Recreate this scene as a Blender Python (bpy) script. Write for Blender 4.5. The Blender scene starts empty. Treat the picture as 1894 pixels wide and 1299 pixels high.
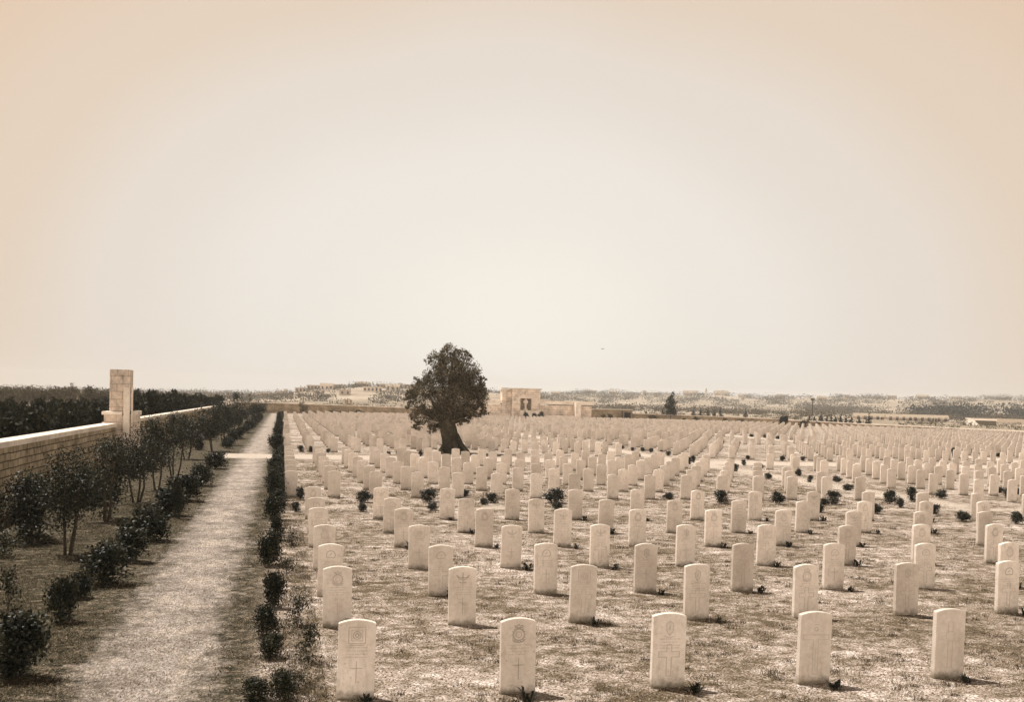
import bpy, math, random
import numpy as np
from math import radians as R, pi
from mathutils import Vector, Matrix, noise

# ------------------------------------------------------------------ camera, world, sun, exposure
scene = bpy.context.scene
C = scene.collection
HAZE = 0.00030
CAM_H, FPX, YAW, ROLL, PITCH = 3.096, 1892.36, 0.22037, 0.02734, R(-2.0)
Fv = np.array([math.sin(YAW)*math.cos(PITCH), math.cos(YAW)*math.cos(PITCH), math.sin(PITCH)])
Rv = np.array([math.cos(YAW), -math.sin(YAW), 0.0]); Uv = np.cross(Rv, Fv)
R2 = Rv*math.cos(ROLL)+Uv*math.sin(ROLL); U2 = -Rv*math.sin(ROLL)+Uv*math.cos(ROLL)
cd = bpy.data.cameras.new('camera'); cam = bpy.data.objects.new('camera', cd); C.objects.link(cam)
M = Matrix.Identity(4)
for i in range(3):
    M[i][0] = R2[i]; M[i][1] = U2[i]; M[i][2] = -Fv[i]
M[2][3] = CAM_H
cam.matrix_world = M
cd.sensor_width = 36; cd.lens = 36*FPX/1894; cd.shift_y = (809.47-649.5)/1894
cd.clip_start = 0.1; cd.clip_end = 8000
scene.camera = cam

SUN_EL, SUN_AZ = R(63), math.atan2(-0.68, 0.73)        # sun stands high, behind the field and to its left
w = bpy.data.worlds.new('World'); scene.world = w; w.use_nodes = True
nt = w.node_tree; nt.nodes.clear()
def wn(t, **k):
    n = nt.nodes.new(t)
    for a, v in k.items(): setattr(n, a, v)
    return n
sky = wn('ShaderNodeTexSky', sky_type='NISHITA'); sky.sun_disc = False
sky.sun_elevation = SUN_EL; sky.sun_rotation = SUN_AZ % (2*pi); sky.dust_density = 6; sky.air_density = 1.5; sky.ozone_density = 0.5
bw = wn('ShaderNodeRGBToBW'); nt.links.new(sky.outputs[0], bw.inputs[0])
tint = wn('ShaderNodeVectorMath', operation='SCALE'); tint.inputs[0].default_value = (1.0, 0.86, 0.72)
nt.links.new(bw.outputs[0], tint.inputs['Scale'])
geo = wn('ShaderNodeTexCoord')
nrm = wn('ShaderNodeVectorMath', operation='NORMALIZE'); nt.links.new(geo.outputs['Generated'], nrm.inputs[0])
def vdot(v, c=None):
    x = wn('ShaderNodeVectorMath', operation='DOT_PRODUCT'); nt.links.new(nrm.outputs[0], x.inputs[0]); x.inputs[1].default_value = v; return x.outputs['Value']
def wm(op, a, b=0.0, c=0.0):
    x = wn('ShaderNodeMath', operation=op)
    for k, v in enumerate((a, b, c)):
        if isinstance(v, bpy.types.NodeSocket): nt.links.new(v, x.inputs[k])
        else: x.inputs[k].default_value = v
    return x.outputs[0]
# a broad pale glow low in the hazy sky, wider than it is high; the sky deepens away from it
du = wm('DIVIDE', vdot(tuple(Rv)), 1.5); dv = wm('SUBTRACT', vdot((0, 0, 1)), 0.062)
rr_ = wm('SQRT', wm('ADD', wm('MULTIPLY', du, du), wm('MULTIPLY', dv, dv)))
ac_out = wm('ADD', rr_, wm('MULTIPLY', wm('SUBTRACT', 1.0, vdot((math.sin(YAW), math.cos(YAW), 0))), 0.22))
wnz = wn('ShaderNodeTexNoise'); wnz.inputs['Scale'].default_value = 3.0; wnz.inputs['Detail'].default_value = 2
nt.links.new(nrm.outputs[0], wnz.inputs['Vector'])
ad = wn('ShaderNodeMath', operation='MULTIPLY_ADD'); ad.inputs[1].default_value = 0.05; ad.inputs[2].default_value = -0.025
nt.links.new(wnz.outputs[0], ad.inputs[0])
ad2 = wn('ShaderNodeMath', operation='ADD'); nt.links.new(ac_out, ad2.inputs[0]); nt.links.new(ad.outputs[0], ad2.inputs[1])
rmp = wn('ShaderNodeValToRGB'); nt.links.new(ad2.outputs[0], rmp.inputs[0])
cr = rmp.color_ramp; cr.interpolation = 'EASE'
SKY_STOPS = [(0.0, (.93, .885, .80)), (0.16, (.85, .80, .73)), (0.26, (.79, .71, .63)), (0.34, (.765, .63, .505)), (0.46, (.755, .555, .405)), (0.60, (.78, .68, .59)), (1.0, (.82, .74, .66))]
while len(cr.elements) < len(SKY_STOPS): cr.elements.new(0.5)
for e, (pp, c) in zip(cr.elements, SKY_STOPS):
    e.position = pp; e.color = (*c, 1)
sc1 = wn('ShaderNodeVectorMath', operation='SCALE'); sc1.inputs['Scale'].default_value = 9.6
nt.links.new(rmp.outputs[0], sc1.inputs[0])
# overhead sky dimmed to deepen shadows; bright band added behind viewer to light stones
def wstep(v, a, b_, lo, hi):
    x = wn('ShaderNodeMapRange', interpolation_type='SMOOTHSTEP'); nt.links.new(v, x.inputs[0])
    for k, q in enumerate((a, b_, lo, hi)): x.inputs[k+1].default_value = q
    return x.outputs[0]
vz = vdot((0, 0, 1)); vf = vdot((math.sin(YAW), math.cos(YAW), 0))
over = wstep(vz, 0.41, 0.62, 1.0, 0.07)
rear_fill = wm('MULTIPLY', wstep(wm('MULTIPLY', vf, -1.0), 0.0, 0.6, 0.0, 3.1), wstep(vz, 0.16, 0.36, 1.0, 0.0))
gain = wm('MULTIPLY', wm('ADD', over, rear_fill), 7.7); nt.links.new(gain, sc1.inputs['Scale'])
sc2 = wn('ShaderNodeVectorMath', operation='SCALE'); sc2.inputs['Scale'].default_value = 0.05
nt.links.new(tint.outputs[0], sc2.inputs[0])
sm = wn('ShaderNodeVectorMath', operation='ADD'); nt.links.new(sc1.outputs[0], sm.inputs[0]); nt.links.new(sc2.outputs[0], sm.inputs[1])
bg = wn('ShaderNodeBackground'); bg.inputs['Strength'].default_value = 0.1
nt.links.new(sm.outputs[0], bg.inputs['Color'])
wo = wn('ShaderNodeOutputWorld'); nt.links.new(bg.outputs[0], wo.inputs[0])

sd = bpy.data.lights.new('sun', 'SUN'); sd.energy = 5.0; sd.angle = R(0.5); sd.color = (1.0, 0.95, 0.88)
so = bpy.data.objects.new('sun', sd); C.objects.link(so)
sdir = Vector((math.sin(SUN_AZ)*math.cos(SUN_EL), math.cos(SUN_AZ)*math.cos(SUN_EL), math.sin(SUN_EL)))
so.rotation_euler = sdir.to_track_quat('Z', 'Y').to_euler()
vs = scene.view_settings; vs.view_transform = 'Standard'; vs.look = 'None'; vs.exposure = 0.35; vs.gamma = 1.0
scene.cycles.volume_bounces = 0; scene.cycles.max_bounces = 6; scene.cycles.transparent_max_bounces = 8

# ------------------------------------------------------------------ helpers
rng = np.random.default_rng(7); random.seed(7)
def tag(o, label=None, cat=None, group=None, kind=None):
    if label: o['label'] = label
    if cat: o['category'] = cat
    if group: o['group'] = group
    if kind: o['kind'] = kind
    return o
def link(name, data, parent=None, loc=None):
    o = bpy.data.objects.new(name, data); C.objects.link(o)
    if parent: o.parent = parent
    if loc is not None: o.location = loc
    return o
def empty(name, loc, rz=0):
    o = link(name, None, None, loc); o.rotation_euler.z = rz; o.empty_display_size = 0.2
    return o
def np_mesh(name, V, F, mat=None, smooth=False):
    """V (N,3), F (M,k)"""
    V = np.asarray(V, dtype=np.float32); F = np.asarray(F, dtype=np.int32)
    me = bpy.data.meshes.new(name); k = F.shape[1]
    me.vertices.add(len(V)); me.vertices.foreach_set('co', V.ravel())
    me.loops.add(F.size); me.loops.foreach_set('vertex_index', F.ravel())
    me.polygons.add(len(F)); me.polygons.foreach_set('loop_start', np.arange(0, F.size, k, dtype=np.int32))
    me.polygons.foreach_set('loop_total', np.full(len(F), k, dtype=np.int32))
    me.update(calc_edges=True)
    if smooth: me.polygons.foreach_set('use_smooth', np.ones(len(F), dtype=bool))
    if mat: me.materials.append(mat)
    return me
class MB:
    def __init__(s): s.v = []; s.f = []
    def add(s, vs, fs):
        n = len(s.v); s.v += [tuple(v) for v in vs]; s.f += [tuple(i+n for i in f) for f in fs]; return s
    def box(s, x0, x1, y0, y1, z0, z1):
        vs = [(x0,y0,z0),(x1,y0,z0),(x1,y1,z0),(x0,y1,z0),(x0,y0,z1),(x1,y0,z1),(x1,y1,z1),(x0,y1,z1)]
        return s.add(vs, [(0,3,2,1),(4,5,6,7),(0,1,5,4),(1,2,6,5),(2,3,7,6),(3,0,4,7)])
    def seg(s, a, b, off0, off1, z0a, z1a, z0b=None, z1b=None):
        """wall piece from a to b (xy), between side offsets off0..off1"""
        if z0b is None: z0b, z1b = z0a, z1a
        d = Vector((b[0]-a[0], b[1]-a[1])); d.normalize(); n = Vector((-d.y, d.x)); vs = []
        for z in (0, 1):
            for p, o in ((a, off0), (b, off0), (b, off1), (a, off1)):
                zz = ((z0a, z1a) if p is a else (z0b, z1b))[z]
                vs.append((p[0]+n.x*o, p[1]+n.y*o, zz))
        return s.add(vs, [(0,3,2,1),(4,5,6,7),(0,1,5,4),(1,2,6,5),(2,3,7,6),(3,0,4,7)])
    def tube(s, pts, rad, n=8, jitter=0.0, seed=0):
        rr = random.Random(seed); rings = []
        for i, (p, r) in enumerate(zip(pts, rad)):
            a = Vector(pts[max(i-1, 0)]); b = Vector(pts[min(i+1, len(pts)-1)]); t = (b-a).normalized()
            u = t.cross(Vector((0.3, 1, 0.1))).normalized(); v = t.cross(u)
            rings.append([Vector(p)+(u*math.cos(2*pi*k/n)+v*math.sin(2*pi*k/n))*r*(1+jitter*(rr.random()-.5)) for k in range(n)])
        vs = [q for ring in rings for q in ring]; fs = []
        for i in range(len(rings)-1):
            for k in range(n): fs.append((i*n+k, i*n+(k+1) % n, (i+1)*n+(k+1) % n, (i+1)*n+k))
        fs.append(tuple(range(n))[::-1]); fs.append(tuple((len(rings)-1)*n+k for k in range(n)))
        return s.add(vs, fs)
    def lathe(s, prof, cx=0, cy=0, n=16):
        vs = [(cx+r*math.cos(2*pi*k/n), cy+r*math.sin(2*pi*k/n), z) for r, z in prof for k in range(n)]; fs = []
        for i in range(len(prof)-1):
            for k in range(n): fs.append((i*n+k, i*n+(k+1) % n, (i+1)*n+(k+1) % n, (i+1)*n+k))
        fs.append(tuple(range(n))[::-1]); fs.append(tuple((len(prof)-1)*n+k for k in range(n)))
        return s.add(vs, fs)
    def mesh(s, name, mat, smooth=False, bevel=0):
        me = bpy.data.meshes.new(name); me.from_pydata(s.v, [], s.f); me.update()
        if bevel:
            import bmesh
            bm = bmesh.new(); bm.from_mesh(me)
            es = [e for e in bm.edges if len(e.link_faces) == 2 and e.calc_face_angle() > 0.6]
            bmesh.ops.bevel(bm, geom=es, offset=bevel, segments=2, profile=0.6, affect='EDGES'); bm.to_mesh(me); bm.free()
        if smooth: me.polygons.foreach_set('use_smooth', [True]*len(me.polygons))
        if mat: me.materials.append(mat)
        return me
    def obj(s, name, mat, parent=None, smooth=False, bevel=0, loc=None):
        return link(name, s.mesh(name, mat, smooth, bevel), parent, loc)
ORD = ['zeroth','first','second','third','fourth','fifth','sixth','seventh','eighth','ninth','tenth','eleventh','twelfth','thirteenth','fourteenth','fifteenth','sixteenth','seventeenth','eighteenth','nineteenth','twentieth','twenty-first','twenty-second','twenty-third','twenty-fourth','twenty-fifth','twenty-sixth','twenty-seventh','twenty-eighth','twenty-ninth','thirtieth']

# ------------------------------------------------------------------ materials
class N:
    """tiny node-graph writer"""
    def __init__(s, name):
        s.m = bpy.data.materials.new(name); s.m.use_nodes = True; s.t = s.m.node_tree; s.t.nodes.clear()
        s.out = s.t.nodes.new('ShaderNodeOutputMaterial'); s.b = s.t.nodes.new('ShaderNodeBsdfPrincipled')
        s.t.links.new(s.b.outputs[0], s.out.inputs[0]); s.set('Roughness', 0.9); s.set('Specular IOR Level', 0.25)
    def n(s, t, **k):
        x = s.t.nodes.new(t)
        for a, v in k.items(): setattr(x, a, v)
        return x
    def into(s, sock, v):
        if isinstance(v, bpy.types.NodeSocket): s.t.links.new(v, sock)
        elif isinstance(v, tuple) and len(v) == 3 and sock.type == 'RGBA': sock.default_value = (*v, 1)
        else: sock.default_value = v
    def set(s, k, v): s.into(s.b.inputs[k], v)
    def math(s, op, a, b=0.0, c=None, clamp=False):
        x = s.n('ShaderNodeMath', operation=op, use_clamp=clamp); s.into(x.inputs[0], a); s.into(x.inputs[1], b)
        if c is not None: s.into(x.inputs[2], c)
        return x.outputs[0]
    def noise(s, scale, detail=4, rough=0.55, vec=None, dist=0.0):
        x = s.n('ShaderNodeTexNoise'); x.inputs['Scale'].default_value = scale; x.inputs['Detail'].default_value = detail
        x.inputs['Roughness'].default_value = rough; x.inputs['Distortion'].default_value = dist
        s.into(x.inputs['Vector'], vec if vec is not None else s.pos()); return x.outputs[0]
    def pos(s):
        if not hasattr(s, '_p'): s._p = s.n('ShaderNodeNewGeometry').outputs['Position']
        return s._p
    def ocoord(s):
        if not hasattr(s, '_o'): s._o = s.n('ShaderNodeTexCoord').outputs['Object']
        return s._o
    def xyz(s, v=None):
        x = s.n('ShaderNodeSeparateXYZ'); s.into(x.inputs[0], v if v is not None else s.pos()); return x.outputs
    def comb(s, a, b, c=0.0):
        x = s.n('ShaderNodeCombineXYZ'); s.into(x.inputs[0], a); s.into(x.inputs[1], b); s.into(x.inputs[2], c); return x.outputs[0]
    def step(s, v, a, b):
        """0 at a, 1 at b, smooth"""
        x = s.n('ShaderNodeMapRange', interpolation_type='SMOOTHSTEP'); s.into(x.inputs[0], v)
        if a < b:
            x.inputs[1].default_value = a; x.inputs[2].default_value = b; x.inputs[3].default_value = 0; x.inputs[4].default_value = 1
        else:
            x.inputs[1].default_value = b; x.inputs[2].default_value = a; x.inputs[3].default_value = 1; x.inputs[4].default_value = 0
        return x.outputs[0]
    def mix(s, f, a, b, mode='MIX'):
        x = s.n('ShaderNodeMix', data_type='RGBA', blend_type=mode); s.into(x.inputs[0], f); s.into(x.inputs[6], a); s.into(x.inputs[7], b)
        return x.outputs[2]
    adj = (1, 1, 1)
    def ramp(s, f, stops):
        stops = [(p, tuple(min(1.5, q*w_) for q, w_ in zip(c, s.adj))) for p, c in stops]
        x = s.n('ShaderNodeValToRGB'); s.into(x.inputs[0], f); e = x.color_ramp.elements
        while len(e) < len(stops): e.new(0.5)
        for q, (p, c) in zip(e, stops): q.position = p; q.color = (*c, 1)
        return x.outputs[0]
    def bump(s, h, strength=0.5, dist=0.02):
        x = s.n('ShaderNodeBump'); x.inputs['Strength'].default_value = strength; x.inputs['Distance'].default_value = dist
        s.into(x.inputs['Height'], h); s.set('Normal', x.outputs[0])

def terrain_material(name):
    m = N(name); m.adj = (1, 1.045, 1.14); X, Y, Z = m.xyz()
    e1 = m.noise(0.9, 5, .65); e2 = m.noise(5.0, 4, .7); fine = m.noise(34, 5, .75); mid = m.noise(9, 5, .7); big = m.noise(0.35, 3, .6)
    st = m.noise(1.0, 5, .72, m.comb(m.math('MULTIPLY', X, 1.8), m.math('MULTIPLY', Y, 2.6)))
    ed = m.math('ADD', m.math('MULTIPLY_ADD', e1, 1.1, -0.55), m.math('MULTIPLY_ADD', e2, 1.1, -0.55))
    def band(v, c, half, soft, rag):
        d = m.math('ABSOLUTE', m.math('SUBTRACT', v, c)); d = m.math('ADD', d, m.math('MULTIPLY', ed, rag))
        return m.step(d, half+soft, half-soft)
    def gate(v, a, b): return m.step(v, a, b)
    # turf of the burial field: bleached sand under worn dry grass
    g = m.math('ADD', m.math('MULTIPLY', e2, .5), m.math('MULTIPLY', st, .5))
    g = m.math('ADD', g, m.math('MULTIPLY_ADD', big, .35, -.175))
    turf = m.ramp(g, [(.38, (.72, .59, .47)), (.44, (.50, .39, .295)), (.51, (.33, .25, .175)), (.57, (.17, .122, .072)), (.68, (.09, .064, .034))])
    spk = m.ramp(fine, [(.37, (.06, .05, .04)), (.45, (.52, .48, .44)), (.51, (1.0, 1.0, 1.0)), (.59, (1.9, 1.85, 1.8))])
    turf = m.mix(1.0, turf, spk, 'MULTIPLY')
    # margins beside the gravel path: darker litter and weeds
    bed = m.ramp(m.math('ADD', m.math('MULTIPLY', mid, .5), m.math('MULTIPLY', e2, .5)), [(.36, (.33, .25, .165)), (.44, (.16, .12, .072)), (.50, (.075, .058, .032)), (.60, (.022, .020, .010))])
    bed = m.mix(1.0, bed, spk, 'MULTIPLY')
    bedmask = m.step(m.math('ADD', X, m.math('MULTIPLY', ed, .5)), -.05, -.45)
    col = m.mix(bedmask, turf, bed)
    gf = m.noise(30, 4, .75, m.comb(m.math('MULTIPLY', X, 1.25), m.math('MULTIPLY', Y, .42))); gm = m.noise(7, 4, .7, m.comb(X, m.math('MULTIPLY', Y, .5)))
    gravel = m.ramp(m.math('ADD', m.math('MULTIPLY', gm, .3), m.math('MULTIPLY', gf, .7)), [(.34, (.06, .045, .03)), (.42, (.19, .145, .10)), (.50, (.31, .24, .172)), (.59, (.54, .43, .33))])
    gravel = m.mix(1.0, gravel, m.ramp(m.noise(1.6, 4, .7, m.comb(X, m.math('MULTIPLY', Y, .7))), [(.36, (.70, .68, .66)), (.5, (1, 1, 1)), (.64, (1.35, 1.33, 1.3))]), 'MULTIPLY')
    main = m.math('MULTIPLY', band(X, -1.42, .60, .38, 1.1), gate(Y, 182, 180))
    col = m.mix(main, col, gravel)
    pale = m.ramp(fine, [(.3, (.25, .19, .14)), (.45, (.46, .37, .28)), (.6, (.56, .46, .36))])
    ca = m.math('MULTIPLY', m.math('MULTIPLY', band(Y, 28.9, .35, .35, 1.0), gate(X, .2, .6)), 0.85)
    cd_ = m.math('MULTIPLY', band(Y, 53.0, 1.9, .5, .7), gate(X, -3.6, -3.0))
    ce = m.math('MULTIPLY', band(Y, 78.2, .7, .5, .7), gate(X, 0.0, .6))
    lb = m.math('MULTIPLY', band(X, 21.9, .75, .4, .8), gate(Y, 28.0, 30.5))
    lc = m.math('MULTIPLY', band(X, 48.2, 1.3, .5, .8), gate(Y, 28.0, 30.5))
    for k in (ca, cd_, ce, lb, lc): col = m.mix(m.math('MULTIPLY', k, gate(Y, 184, 176)), col, pale)
    # open country beyond the walls
    far = m.noise(.012, 4, .6, m.comb(m.math('MULTIPLY', X, .35), Y)); far2 = m.noise(.15, 4, .65)
    fld = m.ramp(m.math('ADD', m.math('MULTIPLY', far, .65), m.math('MULTIPLY', far2, .35)), [(.36, (.19, .15, .10)), (.47, (.28, .215, .145)), (.54, (.37, .29, .205)), (.60, (.47, .38, .285)), (.66, (.28, .22, .15))])  # distance haze put into the colour: field tones lifted and low in contrast
    dist = m.math('ADD', Y, m.math('MULTIPLY', X, -.0))
    out = m.math('MAXIMUM', m.step(dist, 186, 190), m.step(X, -6.3, -6.9))
    out = m.math('MAXIMUM', out, m.step(m.math('ADD', m.math('MULTIPLY', X, 1.25), m.math('MULTIPLY', Y, .5)), 207, 213))
    col = m.mix(out, col, fld)
    col = m.mix(1.0, col, (1.0, .985, .965), 'MULTIPLY')
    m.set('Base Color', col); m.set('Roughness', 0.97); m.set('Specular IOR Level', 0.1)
    h = m.math('ADD', m.math('MULTIPLY', mid, .6), m.math('MULTIPLY', fine, .5)); m.bump(h, 1.0, 0.05)
    return m.m
MAT_GROUND = terrain_material('ground')

def stone_material(name, cols, scale=18, grime=True, streak=.3, bumps=.25):
    m = N(name); o = m.ocoord(); rnd = m.n('ShaderNodeObjectInfo').outputs['Random']
    rn = m.math('MULTIPLY', rnd, 37.0); x, y, z = m.xyz(o)
    v = m.comb(m.math('ADD', x, rn), y, z)
    a = m.noise(scale, 6, .65, v); b = m.noise(scale*.22, 4, .6, v)
    col = m.ramp(m.math('ADD', m.math('MULTIPLY', a, .55), m.math('MULTIPLY', b, .45)), cols)
    col = m.mix(1.0, col, m.ramp(rnd, [(0, (.86, .85, .84)), (.5, (.98, .98, .98)), (1, (1.10, 1.10, 1.10))]), 'MULTIPLY')
    col = m.mix(1.0, col, m.ramp(m.noise(.75, 2, .5), [(.36, (.82, .81, .80)), (.5, (1, 1, 1)), (.64, (1.08, 1.08, 1.08))]), 'MULTIPLY')
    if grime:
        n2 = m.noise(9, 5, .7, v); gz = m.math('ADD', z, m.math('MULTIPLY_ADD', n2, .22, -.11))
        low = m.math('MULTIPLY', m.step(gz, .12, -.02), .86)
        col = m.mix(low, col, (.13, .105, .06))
        sp = m.step(m.noise(26, 3, .6, v), .60, .70); col = m.mix(m.math('MULTIPLY', sp, m.math('MULTIPLY', m.n('ShaderNodeObjectInfo').outputs['Random'], .5)), col, (.26, .20, .14))
        stn = m.step(m.noise(3.2, 5, .7, m.comb(m.math('ADD', m.math('MULTIPLY', x, 3.0), rn), y, m.math('MULTIPLY', z, .9))), .54, .70); col = m.mix(m.math('MULTIPLY', stn, .38), col, (.36, .29, .215))
    m.set('Base Color', col); m.set('Roughness', .88); m.bump(a, bumps, .01); return m.m
ST = [(.30, (.52, .44, .365)), (.42, (.66, .57, .485)), (.55, (.735, .645, .555)), (.70, (.82, .73, .64))]
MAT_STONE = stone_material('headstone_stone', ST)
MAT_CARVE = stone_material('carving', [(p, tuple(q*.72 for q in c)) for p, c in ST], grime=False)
MAT_COPING = stone_material('coping_stone', [(.3, (.58, .48, .39)), (.5, (.74, .63, .52)), (.7, (.84, .74, .62))], 7, False)
MAT_MEM = stone_material('memorial_stone', [(.3, (.58, .475, .385)), (.5, (.68, .57, .47)), (.7, (.76, .65, .55))], 3, False)

def brick_material(name, axis, c1, c2, mortar, bw_, bh, ms=.02):
    m = N(name); X, Y, Z = m.xyz()
    u = X if axis == 'x' else Y
    wob = m.noise(1.3, 3, .6); wv = m.math('MULTIPLY_ADD', wob, .05, 0)
    b = m.n('ShaderNodeTexBrick'); b.inputs['Scale'].default_value = 1.0; b.inputs['Brick Width'].default_value = bw_
    b.inputs['Row Height'].default_value = bh; b.inputs['Mortar Size'].default_value = ms; b.inputs['Mortar Smooth'].default_value = .3
    b.inputs['Bias'].default_value = -.1
    m.into(b.inputs['Vector'], m.comb(m.math('ADD', u, wv), m.math('ADD', Z, wv))); m.into(b.inputs['Color1'], c1); m.into(b.inputs['Color2'], c2); m.into(b.inputs['Mortar'], mortar)
    n1 = m.noise(6, 6, .7); n0 = m.noise(.8, 3, .6)
    col = m.mix(1.0, b.outputs[0], m.ramp(m.math('ADD', m.math('MULTIPLY', n1, .5), m.math('MULTIPLY', n0, .5)), [(.34, (.38, .36, .30)), (.48, (.95, .95, .95)), (.64, (1.4, 1.38, 1.35))]), 'MULTIPLY')
    m.set('Base Color', col); m.set('Roughness', .93)
    m.bump(m.math('SUBTRACT', m.math('MULTIPLY', n1, .5), m.math('MULTIPLY', b.outputs['Fac'], 1.0)), .7, .02); return m.m
MAT_LWALL = brick_material('side_wall_blocks', 'y', (.44, .35, .235), (.28, .22, .14), (.07, .05, .025), .48, .19, .016)
MAT_BWALL = brick_material('back_wall_blocks', 'x', (.36, .275, .185), (.25, .19, .12), (.15, .11, .07), .6, .3, .02)
MAT_PILLAR = brick_material('pillar_blocks', 'x', (.66, .54, .44), (.56, .45, .36), (.40, .31, .23), .42, .31, .012)
MAT_MEMB = brick_material('memorial_blocks', 'x', (.72, .60, .49), (.65, .535, .43), (.50, .40, .31), 1.0, .45, .03)

def leaf_material(name, stops, rough=.45, spec=.4, trans=0.0):
    m = N(name); g = m.n('ShaderNodeNewGeometry'); f = g.outputs['Random Per Island']
    n1 = m.noise(2.2, 3, .6); f2 = m.math('ADD', m.math('MULTIPLY', f, .6), m.math('MULTIPLY_ADD', n1, 1.2, -.4), clamp=True)
    m.set('Base Color', m.ramp(f2, stops)); m.set('Roughness', rough); m.set('Specular IOR Level', spec)
    if trans:
        tr = m.n('ShaderNodeBsdfTranslucent'); m.into(tr.inputs[0], m.ramp(f2, [(p, tuple(min(1, q*1.3) for q in c)) for p, c in stops]))
        ms = m.n('ShaderNodeMixShader'); ms.inputs[0].default_value = trans
        m.t.links.new(m.b.outputs[0], ms.inputs[1]); m.t.links.new(tr.outputs[0], ms.inputs[2]); m.t.links.new(ms.outputs[0], m.out.inputs[0])
    return m.m
MAT_ROSE = leaf_material('shrub_leaves', [(0, (.006, .007, .004)), (.5, (.016, .018, .009)), (.85, (.045, .043, .022)), (1, (.16, .13, .08))], .5, .18, .06)
MAT_DARK = leaf_material('dark_bush_leaves', [(0, (.005, .006, .003)), (.5, (.014, .016, .008)), (.85, (.04, .038, .02)), (1, (.13, .105, .06))], .5, .3)
MAT_OLIVE = leaf_material('olive_leaves', [(0, (.020, .018, .009)), (.35, (.05, .042, .022)), (.7, (.14, .11, .065)), (1, (.36, .28, .18))], .6, .25, .28)
MAT_HEDGE = leaf_material('evergreen_leaves', [(0, (.008, .009, .004)), (.6, (.020, .021, .009)), (.9, (.045, .04, .018)), (1, (.08, .065, .032))], .7, .15)
MAT_FARTREE = leaf_material('far_leaves', [(0, (.05, .041, .024)), (.6, (.10, .08, .048)), (1, (.18, .14, .09))], .9, .1)  # leaf colour lightened to stand in for haze over distance
MAT_GRASS = leaf_material('dry_grass', [(0, (.07, .05, .028)), (.4, (.17, .125, .075)), (.8, (.36, .275, .185)), (1, (.66, .54, .41))], .8, .1, .15)
MAT_TUFT = leaf_material('dead_tufts', [(0, (.03, .023, .012)), (.5, (.085, .064, .036)), (1, (.22, .165, .105))], .8, .1, .1)
MAT_LITTER = leaf_material('dry_litter', [(0, (.02, .018, .009)), (.45, (.065, .05, .027)), (.8, (.17, .13, .078)), (1, (.42, .33, .23))], .8, .1, .1)
MAT_PEBBLE = leaf_material('pebbles', [(0, (.12, .09, .065)), (.4, (.32, .25, .18)), (.8, (.55, .45, .35)), (1, (.75, .63, .51))], .9, .2)
MAT_FLOWER = leaf_material('pale_petals', [(0, (.45, .38, .30)), (1, (.80, .70, .58))], .8, .1)
MAT_STEM = stone_material('woody_stem', [(.3, (.022, .017, .010)), (.5, (.055, .043, .026)), (.7, (.11, .085, .055))], 20, False)
MAT_BARK = stone_material('olive_bark', [(.35, (.018, .015, .009)), (.5, (.05, .041, .024)), (.64, (.13, .105, .065))], 5, False, bumps=.9)
def flat(name, c, rough=.85):
    m = N(name); n1 = m.noise(3, 4, .6); m.set('Base Color', m.mix(1.0, c, m.ramp(n1, [(.3, (.8, .8, .8)), (.7, (1.12, 1.12, 1.12))]), 'MULTIPLY')); m.set('Roughness', rough); return m.m
MAT_HOUSE = flat('plaster', (.48, .38, .29)); MAT_HOUSE2 = flat('pale_plaster', (.68, .57, .46)); MAT_ROOF = flat('roof', (.36, .28, .20))
MAT_TENT = flat('canvas', (.80, .72, .62)); MAT_HUT = flat('hut_boards', (.16, .13, .075)); MAT_DOOR = flat('dark_door', (.02, .016, .012)); MAT_DARKGLASS = flat('window_dark', (.05, .04, .03), .3)

# ------------------------------------------------------------------ terrain: one sheet, flat field, low hills on the horizon
RIDGE = [(-180,2),(-40,-1),(-19.7,-4.0),(-14.0,-1.2),(-8.96,0.3),(-2.42,2.7),(0.44,4.0),(8.12,11.4),(11.14,12.8),(14.16,13.3),(17.18,17.5),(19.57,16.8),(21.35,17.2),(23.12,17.6),(24.28,18.7),(25.73,16.4),(27.44,17.5),(31.59,19.3),(35.54,21.0),(39.13,21.8),(44.99,23.2),(90,18),(180,2)]
HILL = [(-180,0),(-1.4,0),(-0.4,2.4),(0.58,5.0),(1.3,7.4),(2.18,8.2),(3.35,8.9),(4.09,10.1),(5.13,9.5),(6.32,10.2),(7.52,9.6),(10.53,9.0),(12.05,8.2),(13.56,5.8),(15.5,0),(180,0)]
def ssm(a, b, v): t = np.clip((v-a)/(b-a), 0, 1); return t*t*(3-2*t)
def crest(tab, th): return np.interp(th, [t[0] for t in tab], [t[1] for t in tab])
def terrain_z(x, y):
    d = np.hypot(x, y); th = np.degrees(np.arctan2(x, y))
    r = crest(RIDGE, th)*ssm(800, 1400, d)*(1-ssm(1450, 2300, d)*.6)
    h = crest(HILL, th)*ssm(430, 700, d)*(1-ssm(730, 950, d))
    return r+np.where(d > 420, h, 0)*1.0
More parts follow.
